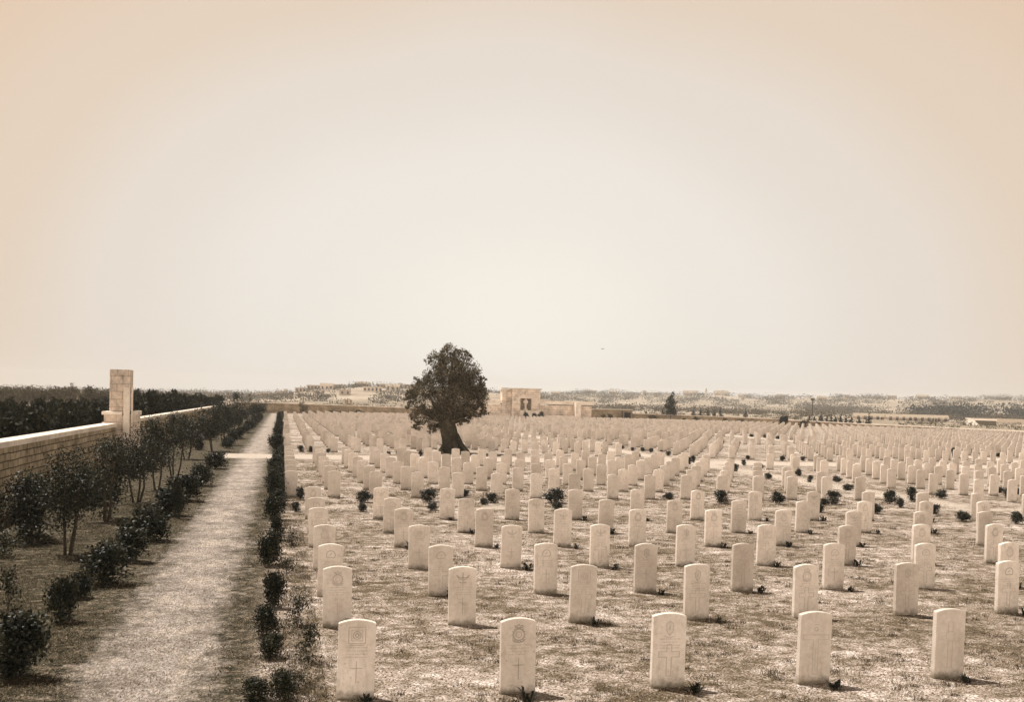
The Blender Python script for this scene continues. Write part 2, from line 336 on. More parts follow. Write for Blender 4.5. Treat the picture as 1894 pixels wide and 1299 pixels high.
def build_ground():
    ds = np.r_[0.001, 20, 60, 120, 220, 320, np.arange(420, 1500, 20), np.arange(1550, 2500, 100)]
    th = np.radians(np.r_[np.arange(-180, -30, 5), np.arange(-30, 60, .5), np.arange(60, 180, 5)])
    D_, T = np.meshgrid(ds, th, indexing='ij'); X = D_*np.sin(T); Y = D_*np.cos(T); Z = terrain_z(X, Y)
    rough = np.array([[noise.noise(Vector((x*.02, y*.004, 0))) for x, y in zip(a, b)] for a, b in zip(X, Y)])
    Z = Z+rough*2.2*ssm(500, 900, D_)
    n, m = X.shape; V = np.stack([X, Y, Z], -1).reshape(-1, 3)
    i, j = np.meshgrid(np.arange(n-1), np.arange(m), indexing='ij'); j2 = (j+1) % m
    F = np.stack([i*m+j, (i+1)*m+j, (i+1)*m+j2, i*m+j2], -1).reshape(-1, 4)[:, ::-1]
    o = link('ground', np_mesh('ground', V, F, MAT_GROUND, True)); tag(o, kind='structure')
build_ground()

def ragged_strip(name, along, a0, a1, c, half, z, rag=.1, step=.6):
    """a sheet lying along x or y with uneven edges"""
    n = int((a1-a0)/step)+1; V = []; F = []
    for i in range(n+1):
        a = a0+(a1-a0)*i/n; r1 = rag*noise.noise(Vector((a*.9, c, 1))); r2 = rag*noise.noise(Vector((a*.9, c, 7)))
        p = [(c-half+r1), (c+half+r2)]
        for q in p: V.append((q, a, z) if along == 'y' else (a, q, z))
    for i in range(n):
        f = (2*i, 2*i+1, 2*i+3, 2*i+2); F.append(f if along == 'y' else f[::-1])
    o = link(name, np_mesh(name, V, F, MAT_GROUND)); tag(o, kind='structure'); return o
ragged_strip('gravel_path', 'y', 4, 181.5, -1.42, 1.25, .004)
ragged_strip('cross_path', 'x', .35, 36, 28.9, .75, .004)
ragged_strip('cross_path', 'x', -3.6, 75, 53.0, 2.4, .008)
ragged_strip('cross_path', 'x', .5, 80, 78.2, 1.1, .008)
ragged_strip('long_path', 'y', 27.5, 172, 21.9, 1.3, .012)
ragged_strip('long_path', 'y', 40, 170, 48.2, 1.9, .012)

# ------------------------------------------------------------------ headstones
SW, SH, STK = .190, .813, .076
def arch_profile(n=9, sh=.772, top=SH, w=SW):
    r = ((top-sh)**2+w*w)/(2*(top-sh)); cz = top-r; a0 = math.asin(w/r)
    return [(-w, -.12), (w, -.12)]+[(r*math.sin(a), cz+r*math.cos(a)) for a in np.linspace(a0, -a0, n)]
def slab(mb, prof, y0, y1, cx=0, cy=0, rz=0, dz=0):
    n = len(prof); c, s = math.cos(rz), math.sin(rz)
    vs = [(cx+x*c-y*s, cy+x*s+y*c, z+dz) for y in (y0, y1) for x, z in prof]
    return mb.add(vs, [tuple(range(n)), tuple(range(2*n-1, n-1, -1))]+[(i+n, (i+1) % n+n, (i+1) % n, i) for i in range(n)])
stone_meshes = []
for k in range(3):
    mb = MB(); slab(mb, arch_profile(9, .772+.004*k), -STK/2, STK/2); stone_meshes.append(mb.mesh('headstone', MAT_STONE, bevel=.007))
FY = -STK/2
def strip(mb, pts, wd, d=.0022, close=False):
    """a carved line on the stone's face through x,z points"""
    pts = list(pts)+([pts[0]] if close else [])
    for (x0, z0), (x1, z1) in zip(pts[:-1], pts[1:]):
        L = math.hypot(x1-x0, z1-z0); 
        if L < 1e-6: continue
        nx, nz = -(z1-z0)/L*wd/2, (x1-x0)/L*wd/2
        q = [(x0-nx, z0-nz), (x1-nx, z1-nz), (x1+nx, z1+nz), (x0+nx, z0+nz)]
        slab(mb, q, FY-d, FY+.004)
    return mb
def ring(r, cx=0, cz=.655, n=20, sx=1.0): return [(cx+r*sx*math.cos(2*pi*k/n), cz+r*math.sin(2*pi*k/n)) for k in range(n)]
def m_badge(kind):
    mb = MB()
    if kind == 0:      # framed square with a wheel inside
        strip(mb, [(-.085,.57),(.085,.57),(.085,.74),(-.085,.74)], .006, close=True); strip(mb, [(-.055,.60),(.055,.60),(.055,.71),(-.055,.71)], .004, close=True)
        strip(mb, ring(.04), .008, close=True); strip(mb, ring(.018), .010, close=True); strip(mb, [(-.075,.553),(.075,.553)], .006)
    elif kind == 1:    # round wreath under a crown
        strip(mb, ring(.062, cz=.64), .014, close=True); strip(mb, ring(.032, cz=.64), .006, close=True); strip(mb, [(-.04,.715),(-.045,.74),(-.015,.728),(0,.752),(.015,.728),(.045,.74),(.04,.715)], .009, close=True)
        strip(mb, [(-.07,.59),(-.045,.566),(0,.557),(.045,.566),(.07,.59)], .012); [strip(mb, [(.07*math.cos(a), .64+.07*math.sin(a)), (.082*math.cos(a), .64+.082*math.sin(a))], .009) for a in np.arange(0, 6.2, .45)]
    elif kind == 2:    # upright shield with rays
        strip(mb, [(0,.73),(.04,.70),(.035,.62),(0,.57),(-.035,.62),(-.04,.70)], .009, close=True); strip(mb, [(0,.73),(0,.57)], .006); [strip(mb, [(0,.655),(.065*math.cos(a), .655+.065*math.sin(a))], .004) for a in (.5,1.1,2.0,2.6,3.6,4.2,5.2,5.8)]
        strip(mb, [(-.06,.56),(0,.545),(.06,.56)], .010)
    elif kind == 3:    # spread wings over a scroll
        strip(mb, [(-.09,.70),(-.05,.665),(-.012,.655),(0,.68),(.012,.655),(.05,.665),(.09,.70)], .013); strip(mb, [(-.08,.675),(-.04,.64),(0,.63),(.04,.64),(.08,.675)], .009); strip(mb, [(-.05,.60),(0,.588),(.05,.60)], .012); strip(mb, [(0,.735),(0,.60)], .013)
    elif kind == 4:    # wide arched band
        strip(mb, [(.068*math.cos(a), .64+.068*math.sin(a)) for a in np.linspace(-.35, pi+.35, 16)], .014); strip(mb, [(-.065,.605),(.065,.605)], .014); strip(mb, [(-.02,.64),(.02,.67)], .012)
    return mb.mesh('carved_badge', MAT_CARVE)
def m_cross(kind):
    mb = MB()
    if kind == 0:      # slim cross
        strip(mb, [(0,.16),(0,.39)], .009); strip(mb, [(-.062,.315),(.062,.315)], .009)
    elif kind == 1:    # broad outlined cross
        a, b = .028, .118
        strip(mb, [(-a,.12),(a,.12),(a,.33),(b,.33),(b,.39),(a,.39),(a,.47),(-a,.47),(-a,.39),(-b,.39),(-b,.33),(-a,.33)], .006, close=True)
    elif kind == 2:    # tall broad cross with a disc where the arms meet
        a, b = .03, .155
        strip(mb, [(-a,.13),(a,.13),(a,.44),(b,.46),(b,.53),(a,.545),(a,.665),(-a,.665),(-a,.545),(-b,.53),(-b,.46),(-a,.44)], .009, close=True); strip(mb, ring(.058, cz=.495), .010, close=True)
    elif kind == 3:    # wide cross with a lettered arm
        a, b = .032, .155
        strip(mb, [(-a,.11),(a,.11),(a,.50),(b,.50),(b,.555),(-b,.555),(-b,.50),(-a,.50)], .006, close=True); strip(mb, ring(.022, cz=.62), .008, close=True); strip(mb, [(-.028,.67),(.028,.67)], .006); strip(mb, [(0,.20),(0,.40)], .005)
    return mb.mesh('carved_cross', MAT_CARVE)
def m_lines(seed, zs, wd=.12):
    rr = random.Random(seed); mb = MB()
    for z in zs:
        x = -wd*rr.uniform(.6, 1); e = -x
        while x < e:
            l = rr.uniform(.004, .010); strip(mb, [(x, z), (x+l, z)], rr.uniform(.007, .011), d=.0012); x += l+rr.choice([.004, .004, .012])
    return mb.mesh('inscription', MAT_CARVE)
BADGES = [m_badge(k) for k in range(5)]; CROSSES = [m_cross(k) for k in range(4)]
LINES = [m_lines(k, (.53, .495, .46, .43)) for k in range(3)]+[m_lines(9, (.07, .045), .10)]
BNAME = ['a square framed badge', 'a crowned round badge', 'a shield badge', 'a winged badge', 'an arched badge']
CNAME = ['a slim cross', 'a broad outlined cross', 'a tall cross with a central disc', 'a wide cross with a lettered arm']
FRONT = {(0,0):(0,0),(0,1):(1,0),(0,2):(2,1),(0,3):(None,3),(0,4):(None,2),(1,0):(1,0),(1,1):(3,0),(1,2):(0,1),(1,3):(2,1),(1,4):(1,1),(1,5):(2,1),(1,6):(4,1),(2,0):(4,0),(2,3):(2,0),(2,6):(4,1),(2,7):(1,1)}
ROWY = [10.47, 13.82, 15.94, 18.49, 21.24, 23.53, 26.17]
# all graves: block, row, column, x, y
graves = []
def shear(x): return -.2*max(0, x-23)/1.2*.9 if x < 48 else -.15*25/1.2*.9
for i, y in enumerate(ROWY):
    for j in range(0, 17): graves.append(('front', i, j, .76+1.717*j, y-(.02*j if i > 3 else 0)))
ROWS2 = [31.85+2.66*k for k in range(7)]
ROWS3 = [57.9+2.66*k for k in range(7)]
more = [82.0+2.66*k for k in range(7)]+[103.0+2.66*k for k in range(7)]+[124.5+2.66*k for k in range(7)]+[146+2.66*k for k in range(9)]
def xs_a(): return [.27+1.285*j for j in range(16)]
def xs_b(): return [24.1+1.2*j for j in range(19)]
def xs_c(n=60): return [50.4+1.25*j for j in range(n)]
TREE_XY = (9.77, 59.3)
for blk, rows in (('second', ROWS2), ('third', ROWS3)):
    for i, y in enumerate(rows):
        for nm, xs in (('a', xs_a()), ('b', xs_b())):
            for j, x in enumerate(xs):
                if math.hypot(x-TREE_XY[0], (y-TREE_XY[1])) < 1.7: continue
                graves.append((blk+nm, i, j, x+(-.05 if blk == 'third' and nm == 'a' else 0), y+shear(x)))
def inside_wall(x, y):
    if y > 186-8+min(x, 78)*.16: return False
    if x > 86: return (y < 170-(x-86)*2.3)
    return y < 172+max(0, 4-abs(x-50)*.2)*0
for i, y in enumerate(more):
    for x in xs_a()+xs_b():
        yy = y+shear(x)*.5
        if y > 152 and x < 3: continue
        if 38 < x < 52 and yy > 166: continue
        if inside_wall(x, yy): graves.append(('far', i, 0, x, yy))
for i, y in enumerate(np.arange(58.5, 176, 2.3)):
    if int((y-58.5)/2.3) % 9 == 8: continue
    for j, x in enumerate(xs_c()):
        yy = y+.0
        if inside_wall(x, yy) and x < 109: graves.append(('far', i, 0, x, yy))
def project(x, y, z):
    d = np.array([x, y, z-CAM_H]); zz = d@Fv
    return 947+FPX*(d@R2)/zz, 809.47-FPX*(d@U2)/zz, zz
vis = []; rest = []
for g in graves:
    px, py, zz = project(g[3], g[4], .5)
    if g[4] < 5: continue
    if -20 < px < 1908 and (g[0] != 'far'): vis.append((zz, g))
    elif -60 < px < 2500 and not (g[0] == 'front' and px > 2300): rest.append(g)
vis.sort(key=lambda t: t[0])
indiv = [g for _, g in vis[:300]]; rest += [g for _, g in vis[300:]]
GROUP = 'white headstones in rows'
BLK = {'front': ('', ''),
       'seconda': ('of the {} behind the first cross path', 'from the gravel path'),
       'secondb': ('of the {} behind the first cross path', 'right of the long path'),
       'thirda': ('of the {} behind the broad cross path', 'from the gravel path'),
       'thirdb': ('of the {} behind the broad cross path', 'right of the long path')}
LOOK = ['pale', 'cream', 'weathered', 'clean pale', 'stained']
gr = random.Random(11); stone_spots = []
for (blk, i, j, x, y) in indiv:
    o = link('headstone', stone_meshes[gr.randrange(3)], None, (x+gr.uniform(-.02, .02), y+gr.uniform(-.04, .04), gr.uniform(-.012, .012)))
    o.rotation_euler = (R(gr.uniform(-1.0, 1.0)), R(gr.uniform(-.8, .8)), R(gr.uniform(-2.5, 2.5)))
    row = 'front row' if (blk == 'front' and i == 0) else ORD[i+1]+' row'
    w1, w2 = BLK[blk]
    if blk == 'front':
        lab = f'{ORD[j+1]} headstone from the gravel path, {row} from the front'
        bc = FRONT.get((i, j)) or (gr.choice([0, 1, 2, 3, 4, 1, 4]), gr.choice([0, 0, 1, 1]))
        if i == 0:
            extra = ((' with '+BNAME[bc[0]]) if bc[0] is not None else ' with ')+((' and ' if bc[0] is not None else '')+CNAME[bc[1]])
            lab = f'{ORD[j+1]} headstone of the front row'+extra
        if bc[0] is not None: link('carved_badge', BADGES[bc[0]], o)
        link('carved_cross', CROSSES[bc[1]], o)
        if bc[1] != 2: link('inscription', LINES[gr.randrange(3)] if bc[1] != 3 else LINES[3], o)
        stone_spots.append((x, y))
    else:
        lab = f'{ORD[j+1]} headstone {w2}, ' if 'right' not in w2 else f'{ORD[j+1]} headstone {w2}, '
        lab += w1.format(row).replace('of the', 'in the')
        stone_spots.append((x, y))
    tag(o, lab, 'headstone', GROUP)
# the hundreds beyond, one object
prof = arch_profile(6); base = MB(); slab(base, prof, -STK/2, STK/2)
bv = np.array(base.v); polys = base.f
V = []; tri = []; me = bpy.data.meshes.new('distant_headstones'); fs = []
for q, (blk, i, j, x, y) in enumerate(rest):
    a = R(gr.uniform(-3, 3)); c, s = math.cos(a), math.sin(a); t = gr.uniform(-.012, .012)
    vx = bv[:, 0]*c-bv[:, 1]*s+x+gr.uniform(-.03, .03)+bv[:, 2]*t; vy = bv[:, 0]*s+bv[:, 1]*c+y+gr.uniform(-.05, .05); vz = bv[:, 2]+gr.uniform(-.015, .015)
    V += list(zip(vx.tolist(), vy.tolist(), vz.tolist())); n0 = q*len(bv); fs += [tuple(k+n0 for k in f) for f in polys]
me.from_pydata(V, [], fs); me.update(); me.materials.append(MAT_STONE)
o = link('distant_headstones', me); tag(o, 'hundreds of small pale headstones filling the far field to the wall', 'headstones', kind='stuff')
print('graves', len(graves), 'indiv', len(indiv), 'rest', len(rest))

# ------------------------------------------------------------------ foliage
def leaf_mesh(name, centres, L, Wd, mat, up=0.2, seed=1, mode='quad', outward=None):
    g = np.random.default_rng(seed); n = len(centres); P = np.asarray(centres, float)
    a = g.normal(size=(n, 3)); a[:, 2] += up
    if outward is not None: a += outward
    a /= np.linalg.norm(a, axis=1)[:, None]; b = g.normal(size=(n, 3)); b -= (b*a).sum(1)[:, None]*a; b /= np.linalg.norm(b, axis=1)[:, None]
    l = L*g.uniform(.6, 1.3, n)[:, None]; wd = Wd*g.uniform(.7, 1.2, n)[:, None]
    V = np.stack([P-a*l*.5, P+b*wd*.5+a*l*.05, P+a*l*.5, P-b*wd*.5+a*l*.05], 1).reshape(-1, 3)
    return np_mesh(name, V, np.arange(4*n).reshape(-1, 4), mat)
def blob_points(blobs, per, seed, clump=.22, hollow=.35):
    """points in clumps spread through ellipsoids [(x,y,z,rx,ry,rz)]"""
    g = np.random.default_rng(seed); out = []
    vol = np.array([b[3]*b[4]*b[5] for b in blobs])**.8; cnt = np.maximum(3, per*vol/vol.sum())
    for b, c in zip(blobs, cnt):
        nc = max(3, int(c/26)); d = g.normal(size=(nc, 3)); d /= np.linalg.norm(d, axis=1)[:, None]
        r = g.uniform(hollow, 1.05, nc)[:, None]**.6; cc = np.array(b[:3])+d*r*np.array(b[3:])
        k = g.integers(0, nc, int(c)); s = clump*np.array(b[3:]).mean()
        out.append(cc[k]+np.clip(g.normal(size=(int(c), 3)), -1.6, 1.6)*s)
    return np.concatenate(out)
def shrub_mesh(name, seed, n, mat, L=.07, W=.035, lobes=5, flat_=.9, openness=.0, ground=True):
    """unit shrub: about 1 wide and 1 high, standing on z=0"""
    g = random.Random(seed); blobs = []
    for k in range(lobes):
        a = g.uniform(0, 6.28); r = g.uniform(.05, .26); z = g.uniform(.25, .72)
        s = g.uniform(.17, .27)*(1-openness*.3); blobs.append((r*math.cos(a), r*math.sin(a), z, s, s, s*flat_*1.15))
    blobs.append((0, 0, .4, .3, .3, .36))
    P = blob_points(blobs, n, seed, .30+openness*.2); P = P[(P[:, 2] > .01)]
    return leaf_mesh(name, P, L, W, mat, .35, seed)
def stem_mesh(name, seed, n=6, h=.75, r=.012, spread=.28, mat=None):
    g = random.Random(seed); mb = MB()
    for k in range(n):
        a = g.uniform(0, 6.28); q = g.uniform(.1, spread); p = [(0, 0, -.05)]
        for t in (.33, .66, 1): p.append((q*math.cos(a)*t+g.uniform(-.03, .03), q*math.sin(a)*t+g.uniform(-.03, .03), h*g.uniform(.8, 1)*t))
        mb.tube(p, [r, r*.8, r*.55, r*.25], 5)
    return mb.mesh(name, mat or MAT_STEM)
ROSE = [shrub_mesh('foliage', 20+k, 2600, MAT_ROSE, .075+.012*(k%3), .038+.006*(k%3), 7, 1, .5+.12*(k%2)) for k in range(5)]
ROSE_STEM = [stem_mesh('stem', 40+k) for k in range(3)]
DARK = [shrub_mesh('dark_shrub', 60+k, 1900, MAT_DARK, .085, .05, 5, .8) for k in range(4)]
SPARSE = [shrub_mesh('foliage', 80+k, 420, MAT_ROSE, .09, .05, 5, 1, .8) for k in range(3)]
def az(x, y): return math.atan2(x, y)
def place_shrub(x, y, h, wd, label, group, sparse=False, k=0):
    e = empty('shrub', (x, y, 0), random.uniform(0, 6.28)); tag(e, label, 'shrub', group)
    f = link('foliage', (SPARSE if sparse else ROSE)[k % (3 if sparse else 5)], e); f.scale = (wd*1.25, wd*1.25, h*1.12)
    s = link('stem', ROSE_STEM[k % 3], e); s.scale = (wd, wd, h)
    return e
R_SHRUBS = [(-0.17,31.0,0.72,0.54),(-0.2,26.0,0.5,0.48),(-0.09,22.3,0.44,0.35),(-0.2,18.97,0.56,0.41),(-0.09,15.19,0.44,0.28),(-0.15,13.38,0.34,0.36),(-0.11,12.26,0.26,0.17),(0.34,11.97,0.4,0.31),(0.24,13.9,0.36,0.33),(-0.21,10.55,0.19,0.33),(0.06,10.52,0.26,0.25),(0.17,10.93,0.2,0.17),(-0.2,40.43,0.59,0.63),(-0.16,34.58,0.63,0.57),(-0.21,46.02,0.38,0.62),(-0.29,58.06,0.81,0.78),(-0.33,72.01,0.93,0.67),(-0.37,87.84,0.91,0.63),(-0.4,102.92,0.96,0.64),(-0.49,124.2,0.96,0.64),(0.22,21.49,0.28,0.29),(0.11,18.2,0.28,0.28)]
L_SHRUBS = [(-2.74,11.71,0.61,0.55),(-2.83,14.53,0.51,0.33),(-2.88,16.1,0.35,0.27),(-2.76,17.24,0.58,0.69),(-2.69,19.52,0.54,0.59),(-2.74,22.2,0.64,0.74),(-2.78,26.77,0.61,0.78),(-2.65,30.39,0.66,0.74),(-2.62,35.37,0.68,0.79),(-2.69,43.56,0.67,0.75),(-3.69,15.31,0.53,0.3),(-3.08,60.1,0.55,0.67),(-3.1,65.37,0.74,0.67),(-3.05,73.47,0.64,0.75),(-2.99,83.89,0.69,0.86),(-2.87,93.2,0.81,0.86),(-2.82,104.79,0.86,0.86),(-2.69,117.36,0.84,0.84),(-4.98,20.26,0.45,0.5),(-4.78,21.63,0.53,0.64),(-2.47,26.2,0.8,0.27)]
YTREES = [(-4.95,22.41,1.33,1.21),(-3.91,20.34,1.8,1.11),(-4.06,25.63,1.86,1.15),(-3.95,30.02,2.11,1.28),(-3.83,33.68,2.26,0.85),(-3.78,38.39,2.41,1.46),(-4.36,49.72,2.01,1.26),(-3.62,57.05,2.41,1.45),(-3.43,63.84,2.47,1.3),(-3.37,86.12,3.26,1.5),(-3.3,73.36,2.32,1.35),(-2.69,117.36,2.41,1.57),(-2.72,101.27,2.18,1.56)]
MID = [(2.4,30.34,0.4,0.54),(2.14,27.88,0.22,0.32),(4.37,30.76,0.38,0.62),(4.11,28.21,0.23,0.36),(6.27,30.37,0.31,0.46),(5.66,32.02,0.28,0.43),(8.23,30.47,0.47,0.77),(7.8,28.61,0.24,0.41),(0.55,31.04,0.4,0.29),(0.4,27.84,0.25,0.29),(12.52,31.9,0.25,0.39),(13.79,30.4,0.43,0.55),(15.74,30.49,0.44,0.51),(17.63,30.41,0.43,0.57),(17.57,27.74,0.35,0.41),(15.84,27.98,0.28,0.29),(19.95,30.69,0.51,0.51),(19.53,29.49,0.39,0.32),(21.23,31.29,0.52,0.45),(19.54,27.64,0.3,0.36),(23.38,32.74,0.35,0.47),(21.44,35.82,0.27,0.55),(23.3,39.82,0.3,0.47),(21.35,45.9,0.39,0.47),(24.15,50.74,0.35,0.29),(20.81,41.25,0.29,0.43),(23.42,43.47,0.38,0.35),(21.91,39.66,0.3,0.28),(24.13,48.65,0.25,0.36),(29.17,56.04,0.36,0.42),(30.7,56.39,0.26,0.39),(27.19,56.63,0.29,0.32),(34.52,76.8,0.44,0.52),(35.82,76.36,0.39,0.44),(29.66,52.26,0.24,0.36),(23.19,68.01,0.23,0.3),(22.92,65.09,0.22,0.33),(23.42,64.56,0.32,0.36),(23.52,63.27,0.32,0.35),(23.55,61.39,0.31,0.31),(23.3,59.54,0.3,0.37),(20.48,57.15,0.26,0.25),(21.14,51.01,0.43,0.23),(21.99,52.53,0.45,0.3),(48.97,101.29,0.35,0.58),(49.25,98.58,0.4,0.68),(49.45,95.97,0.39,0.77),(52.2,98.55,0.4,0.45),(50.55,93.87,0.43,0.87),(51.86,71.43,0.43,0.6),(50.82,68.13,0.49,0.49),(50.34,65.9,0.48,0.56),(51.39,65.49,0.32,0.64),(52.65,65.8,0.32,0.48),(1.02,57.34,0.36,0.45),(1.52,57.48,0.36,0.21),(2.86,58.44,0.21,0.27),(4.09,58.24,0.24,0.24),(2.45,57.21,0.18,0.3),(5.58,55.43,0.23,0.23),(6.12,55.58,0.27,0.24),(7.27,54.86,0.35,0.29),(9.21,45.29,0.27,0.2),(16.99,61.39,0.27,0.2),(22.14,69.17,0.27,0.38),(20.34,63.64,0.28,0.28),(46.81,64.33,0.39,0.39),(28.23,37.14,0.27,0.36),(27.91,35.42,0.26,0.43),(28.25,34.76,0.26,0.38),(19.16,25.84,0.31,0.47),(20.45,25.21,0.39,0.43),(5.86,29.73,0.16,0.22),(26.04,32.5,0.4,0.48),(30.03,71.01,0.32,0.32),(17.27,30.23,0.18,0.18),(21.39,34.91,0.25,0.21)]
WALLB = [(3.08,169.97,2.46,2.29),(8.69,199.41,0.93,1.87),(12.92,193.4,0.91,1.42),(51.02,160.09,1.06,0.88),(52.67,161.48,0.98,0.89),(72.42,194.5,1.2,1.52),(78.39,200.05,6.06,2.81),(74.86,184.0,0.83,1.24),(76.07,181.09,1.12,1.23),(81.7,181.89,1.14,1.03),(90.53,174.19,1.81,1.6),(87.08,182.42,0.94,1.46),(85.86,158.09,1.28,1.46),(95.84,171.28,0.99,0.8),(88.51,154.1,0.9,1.08),(90.45,144.75,0.68,0.34),(97.08,165.71,0.68,0.58)]
BEHIND = [(120.49,217.12,1.67,1.01),(120.6,214.86,1.34,1.0),(120.75,212.21,2.51,0.99),(120.87,209.83,1.58,0.98),(120.97,207.92,1.86,0.85),(121.06,206.25,1.41,0.84),(121.17,204.19,2.18,0.95),(121.28,202.16,1.63,0.95),(121.39,200.17,1.44,0.94),(121.72,193.84,2.38,1.6),(121.54,197.25,1.39,0.93)]

sh = sorted([t for t in R_SHRUBS], key=lambda t: t[1])
for k, (x, y, h, wd) in enumerate(sh):
    place_shrub(x, y, h*1.15, max(wd, .28), f'leafy shrub edging the right side of the gravel path, {ORD[k+1]} from the front', 'shrubs along the right edge of the path', sparse=(x > .1), k=k)
# the close-set hedge of roses further along the same edge
k = 0
for y in list(np.arange(29, 50, 1.9))+list(np.arange(60, 165, 3.6)):
    if y > 60 and random.random() < .25: continue
    k += 1; q = place_shrub(-.17+random.uniform(-.08, .08)-(y > 56)*.15, y+.8, random.uniform(.32, .72), random.uniform(.4, .8), f'bushy rose in the dense line beside the path, {("number "+str(k)) if k > 30 else ORD[k]} going away', 'rose bushes closing the path edge', k=k+2)
sh = sorted([t for t in L_SHRUBS], key=lambda t: t[1])
for k, (x, y, h, wd) in enumerate(sh):
    place_shrub(x, y, h*1.12, wd*1.1, f'dark shrub edging the left side of the gravel path, {ORD[k+1]} from the front', 'shrubs along the left edge of the path', sparse=(x < -3.3), k=k+1)
k = 0
for y in list(np.arange(20, 50, 3.1))+list(np.arange(58, 170, 4.2)):
    k += 1; place_shrub(-4.9+random.uniform(-.9, .9), y, random.uniform(.5, 1.0), random.uniform(.5, 1.0), f'low shrub in the bed under the side wall, {ORD[k] if k <= 30 else "number "+str(k)} from the front', 'low shrubs in the bed by the side wall', sparse=(k % 3 == 0), k=k)

# young trees in the left bed
def young_tree(x, y, h, wd, label, seed, dense=1.0):
    g = random.Random(seed); e = empty('young_tree', (x, y, 0)); tag(e, label, 'tree', 'young trees in the bed between path and wall')
    mb = MB(); tips = []
    for k in range(3):
        a = g.uniform(0, 6.28); q = wd*.10; p = [(q*.5*math.cos(a), q*.5*math.sin(a), -.1)]
        for t in (.2, .4, .62, .85): p.append((q*math.cos(a)*(1+t*1.5)+g.uniform(-.04, .04), q*math.sin(a)*(1+t*1.5)+g.uniform(-.04, .04), h*t))
        mb.tube(p, [.035, .03, .024, .017, .008], 6)
        for m_ in range(5):
            t = g.uniform(.35, .8); b0 = Vector(p[2]).lerp(Vector(p[4]), (t-.35)/.5); b = g.uniform(0, 6.28); l = wd*.42*g.uniform(.6, 1)
            tip = b0+Vector((math.cos(b)*l, math.sin(b)*l, g.uniform(.1, .35)*h*.4)); tips.append(tip); mb.tube([b0, b0.lerp(tip, .5)+Vector((0, 0, .02)), tip], [.012, .008, .004], 5)
    mb.obj('trunk', MAT_STEM, e)
    bl = [(t.x, t.y, t.z, wd*.16, wd*.16, wd*.17) for t in tips]+[(0, 0, h*.62, wd*.34, wd*.34, h*.22), (wd*.1*g.uniform(-1, 1), 0, h*.85, wd*.2, wd*.2, h*.13), (0, 0, h*.4, wd*.3, wd*.3, h*.10)]
    P = blob_points(bl, 3500*dense, seed, .42); P = P[P[:, 2] > h*.16]
    link('crown', leaf_mesh('crown', P, .062 if y < 45 else .10, .034 if y < 45 else .055, MAT_ROSE, .1, seed), e); return e
for k, (x, y, h, wd) in enumerate(sorted(YTREES, key=lambda t: t[1])):
    young_tree(x, y, h*1.03, wd*1.12, f'young leafy tree in the left bed, {ORD[k+1]} from the front', 200+k, 1.25 if y < 40 else .8)

# shrubs among the graves
zones = {}
for t in MID:
    x, y = t[:2]
    z = ('along the first cross path' if y < 33.9 and x < 20.5 else 'right of the long path' if y < 48.9 and x >= 20.5
         else 'at the far side of the broad cross path' if y < 60 and x < 20.5 else 'beside the long pale path further back' if x < 35 else 'along the right-hand far path')
    if z == 'along the first cross path' or x >= 0: zones.setdefault(z, []).append(t)
for z, l in zones.items():
    l.sort(key=lambda t: az(t[0], t[1]))
    for k, (x, y, h, wd) in enumerate(l):
        o = link('shrub', DARK[(k*7+3) % 4], None, (x, y, 0)); s = max(wd, .3); o.scale = (s*1.1, s*1.1, max(h, .25)*1.1); o.rotation_euler.z = random.uniform(0, 6.28)
        tag(o, f'round dark shrub {z}, {ORD[k+1]} from the left', 'shrub', 'dark shrubs among the graves')
        if abs(x-6.27) < .05:
            o['label'] = 'round dark shrub topped with white flowers beside the first cross path'
            P = blob_points([(0, 0, .85, .36, .36, .16)], 140, 5, .3); link('flowers', leaf_mesh('flowers', P, .10, .09, MAT_FLOWER, 1, 5), o)

# little plants at the feet of the front stones
def weed_mesh(seed):
    g = random.Random(seed); vs = []; fs = []
    for k in range(26):
        a = g.uniform(0, 6.28); l = g.uniform(.04, .11); w_ = .010; ox, oy = g.uniform(-.03, .03), g.uniform(-.03, .03)
        tip = (ox+l*.8*math.cos(a), oy+l*.8*math.sin(a), g.uniform(.02, .09)); nx, ny = -math.sin(a)*w_, math.cos(a)*w_; n = len(vs)
        vs += [(ox-nx*.4, oy-ny*.4, -.003), (ox+l*.45*math.cos(a)-nx, oy+l*.45*math.sin(a)-ny, tip[2]*.9), tip, (ox+l*.45*math.cos(a)+nx, oy+l*.45*math.sin(a)+ny, tip[2]*.9)]; fs.append((n, n+1, n+2, n+3))
    me = bpy.data.meshes.new('plantlet'); me.from_pydata(vs, [], fs); me.materials.append(MAT_ROSE); return me
WEEDS = [weed_mesh(k) for k in range(4)]
for (blk, i, j, x, y) in [g for g in indiv if g[0] == 'front']:
    if i == 0 or gr.random() < .72:
        o = link('small_plant', WEEDS[(i*3+j) % 4], None, (x+gr.uniform(.02, .26), y-gr.uniform(.20, .34), .0)); o.scale = [gr.uniform(1.0, 1.9)]*3; o.rotation_euler.z = gr.uniform(0, 6.28)
        tag(o, f'small plant at the foot of the {ORD[j+1]} headstone in the {"front" if i == 0 else ORD[i+1]} row', 'plant', 'little plants before the headstones')

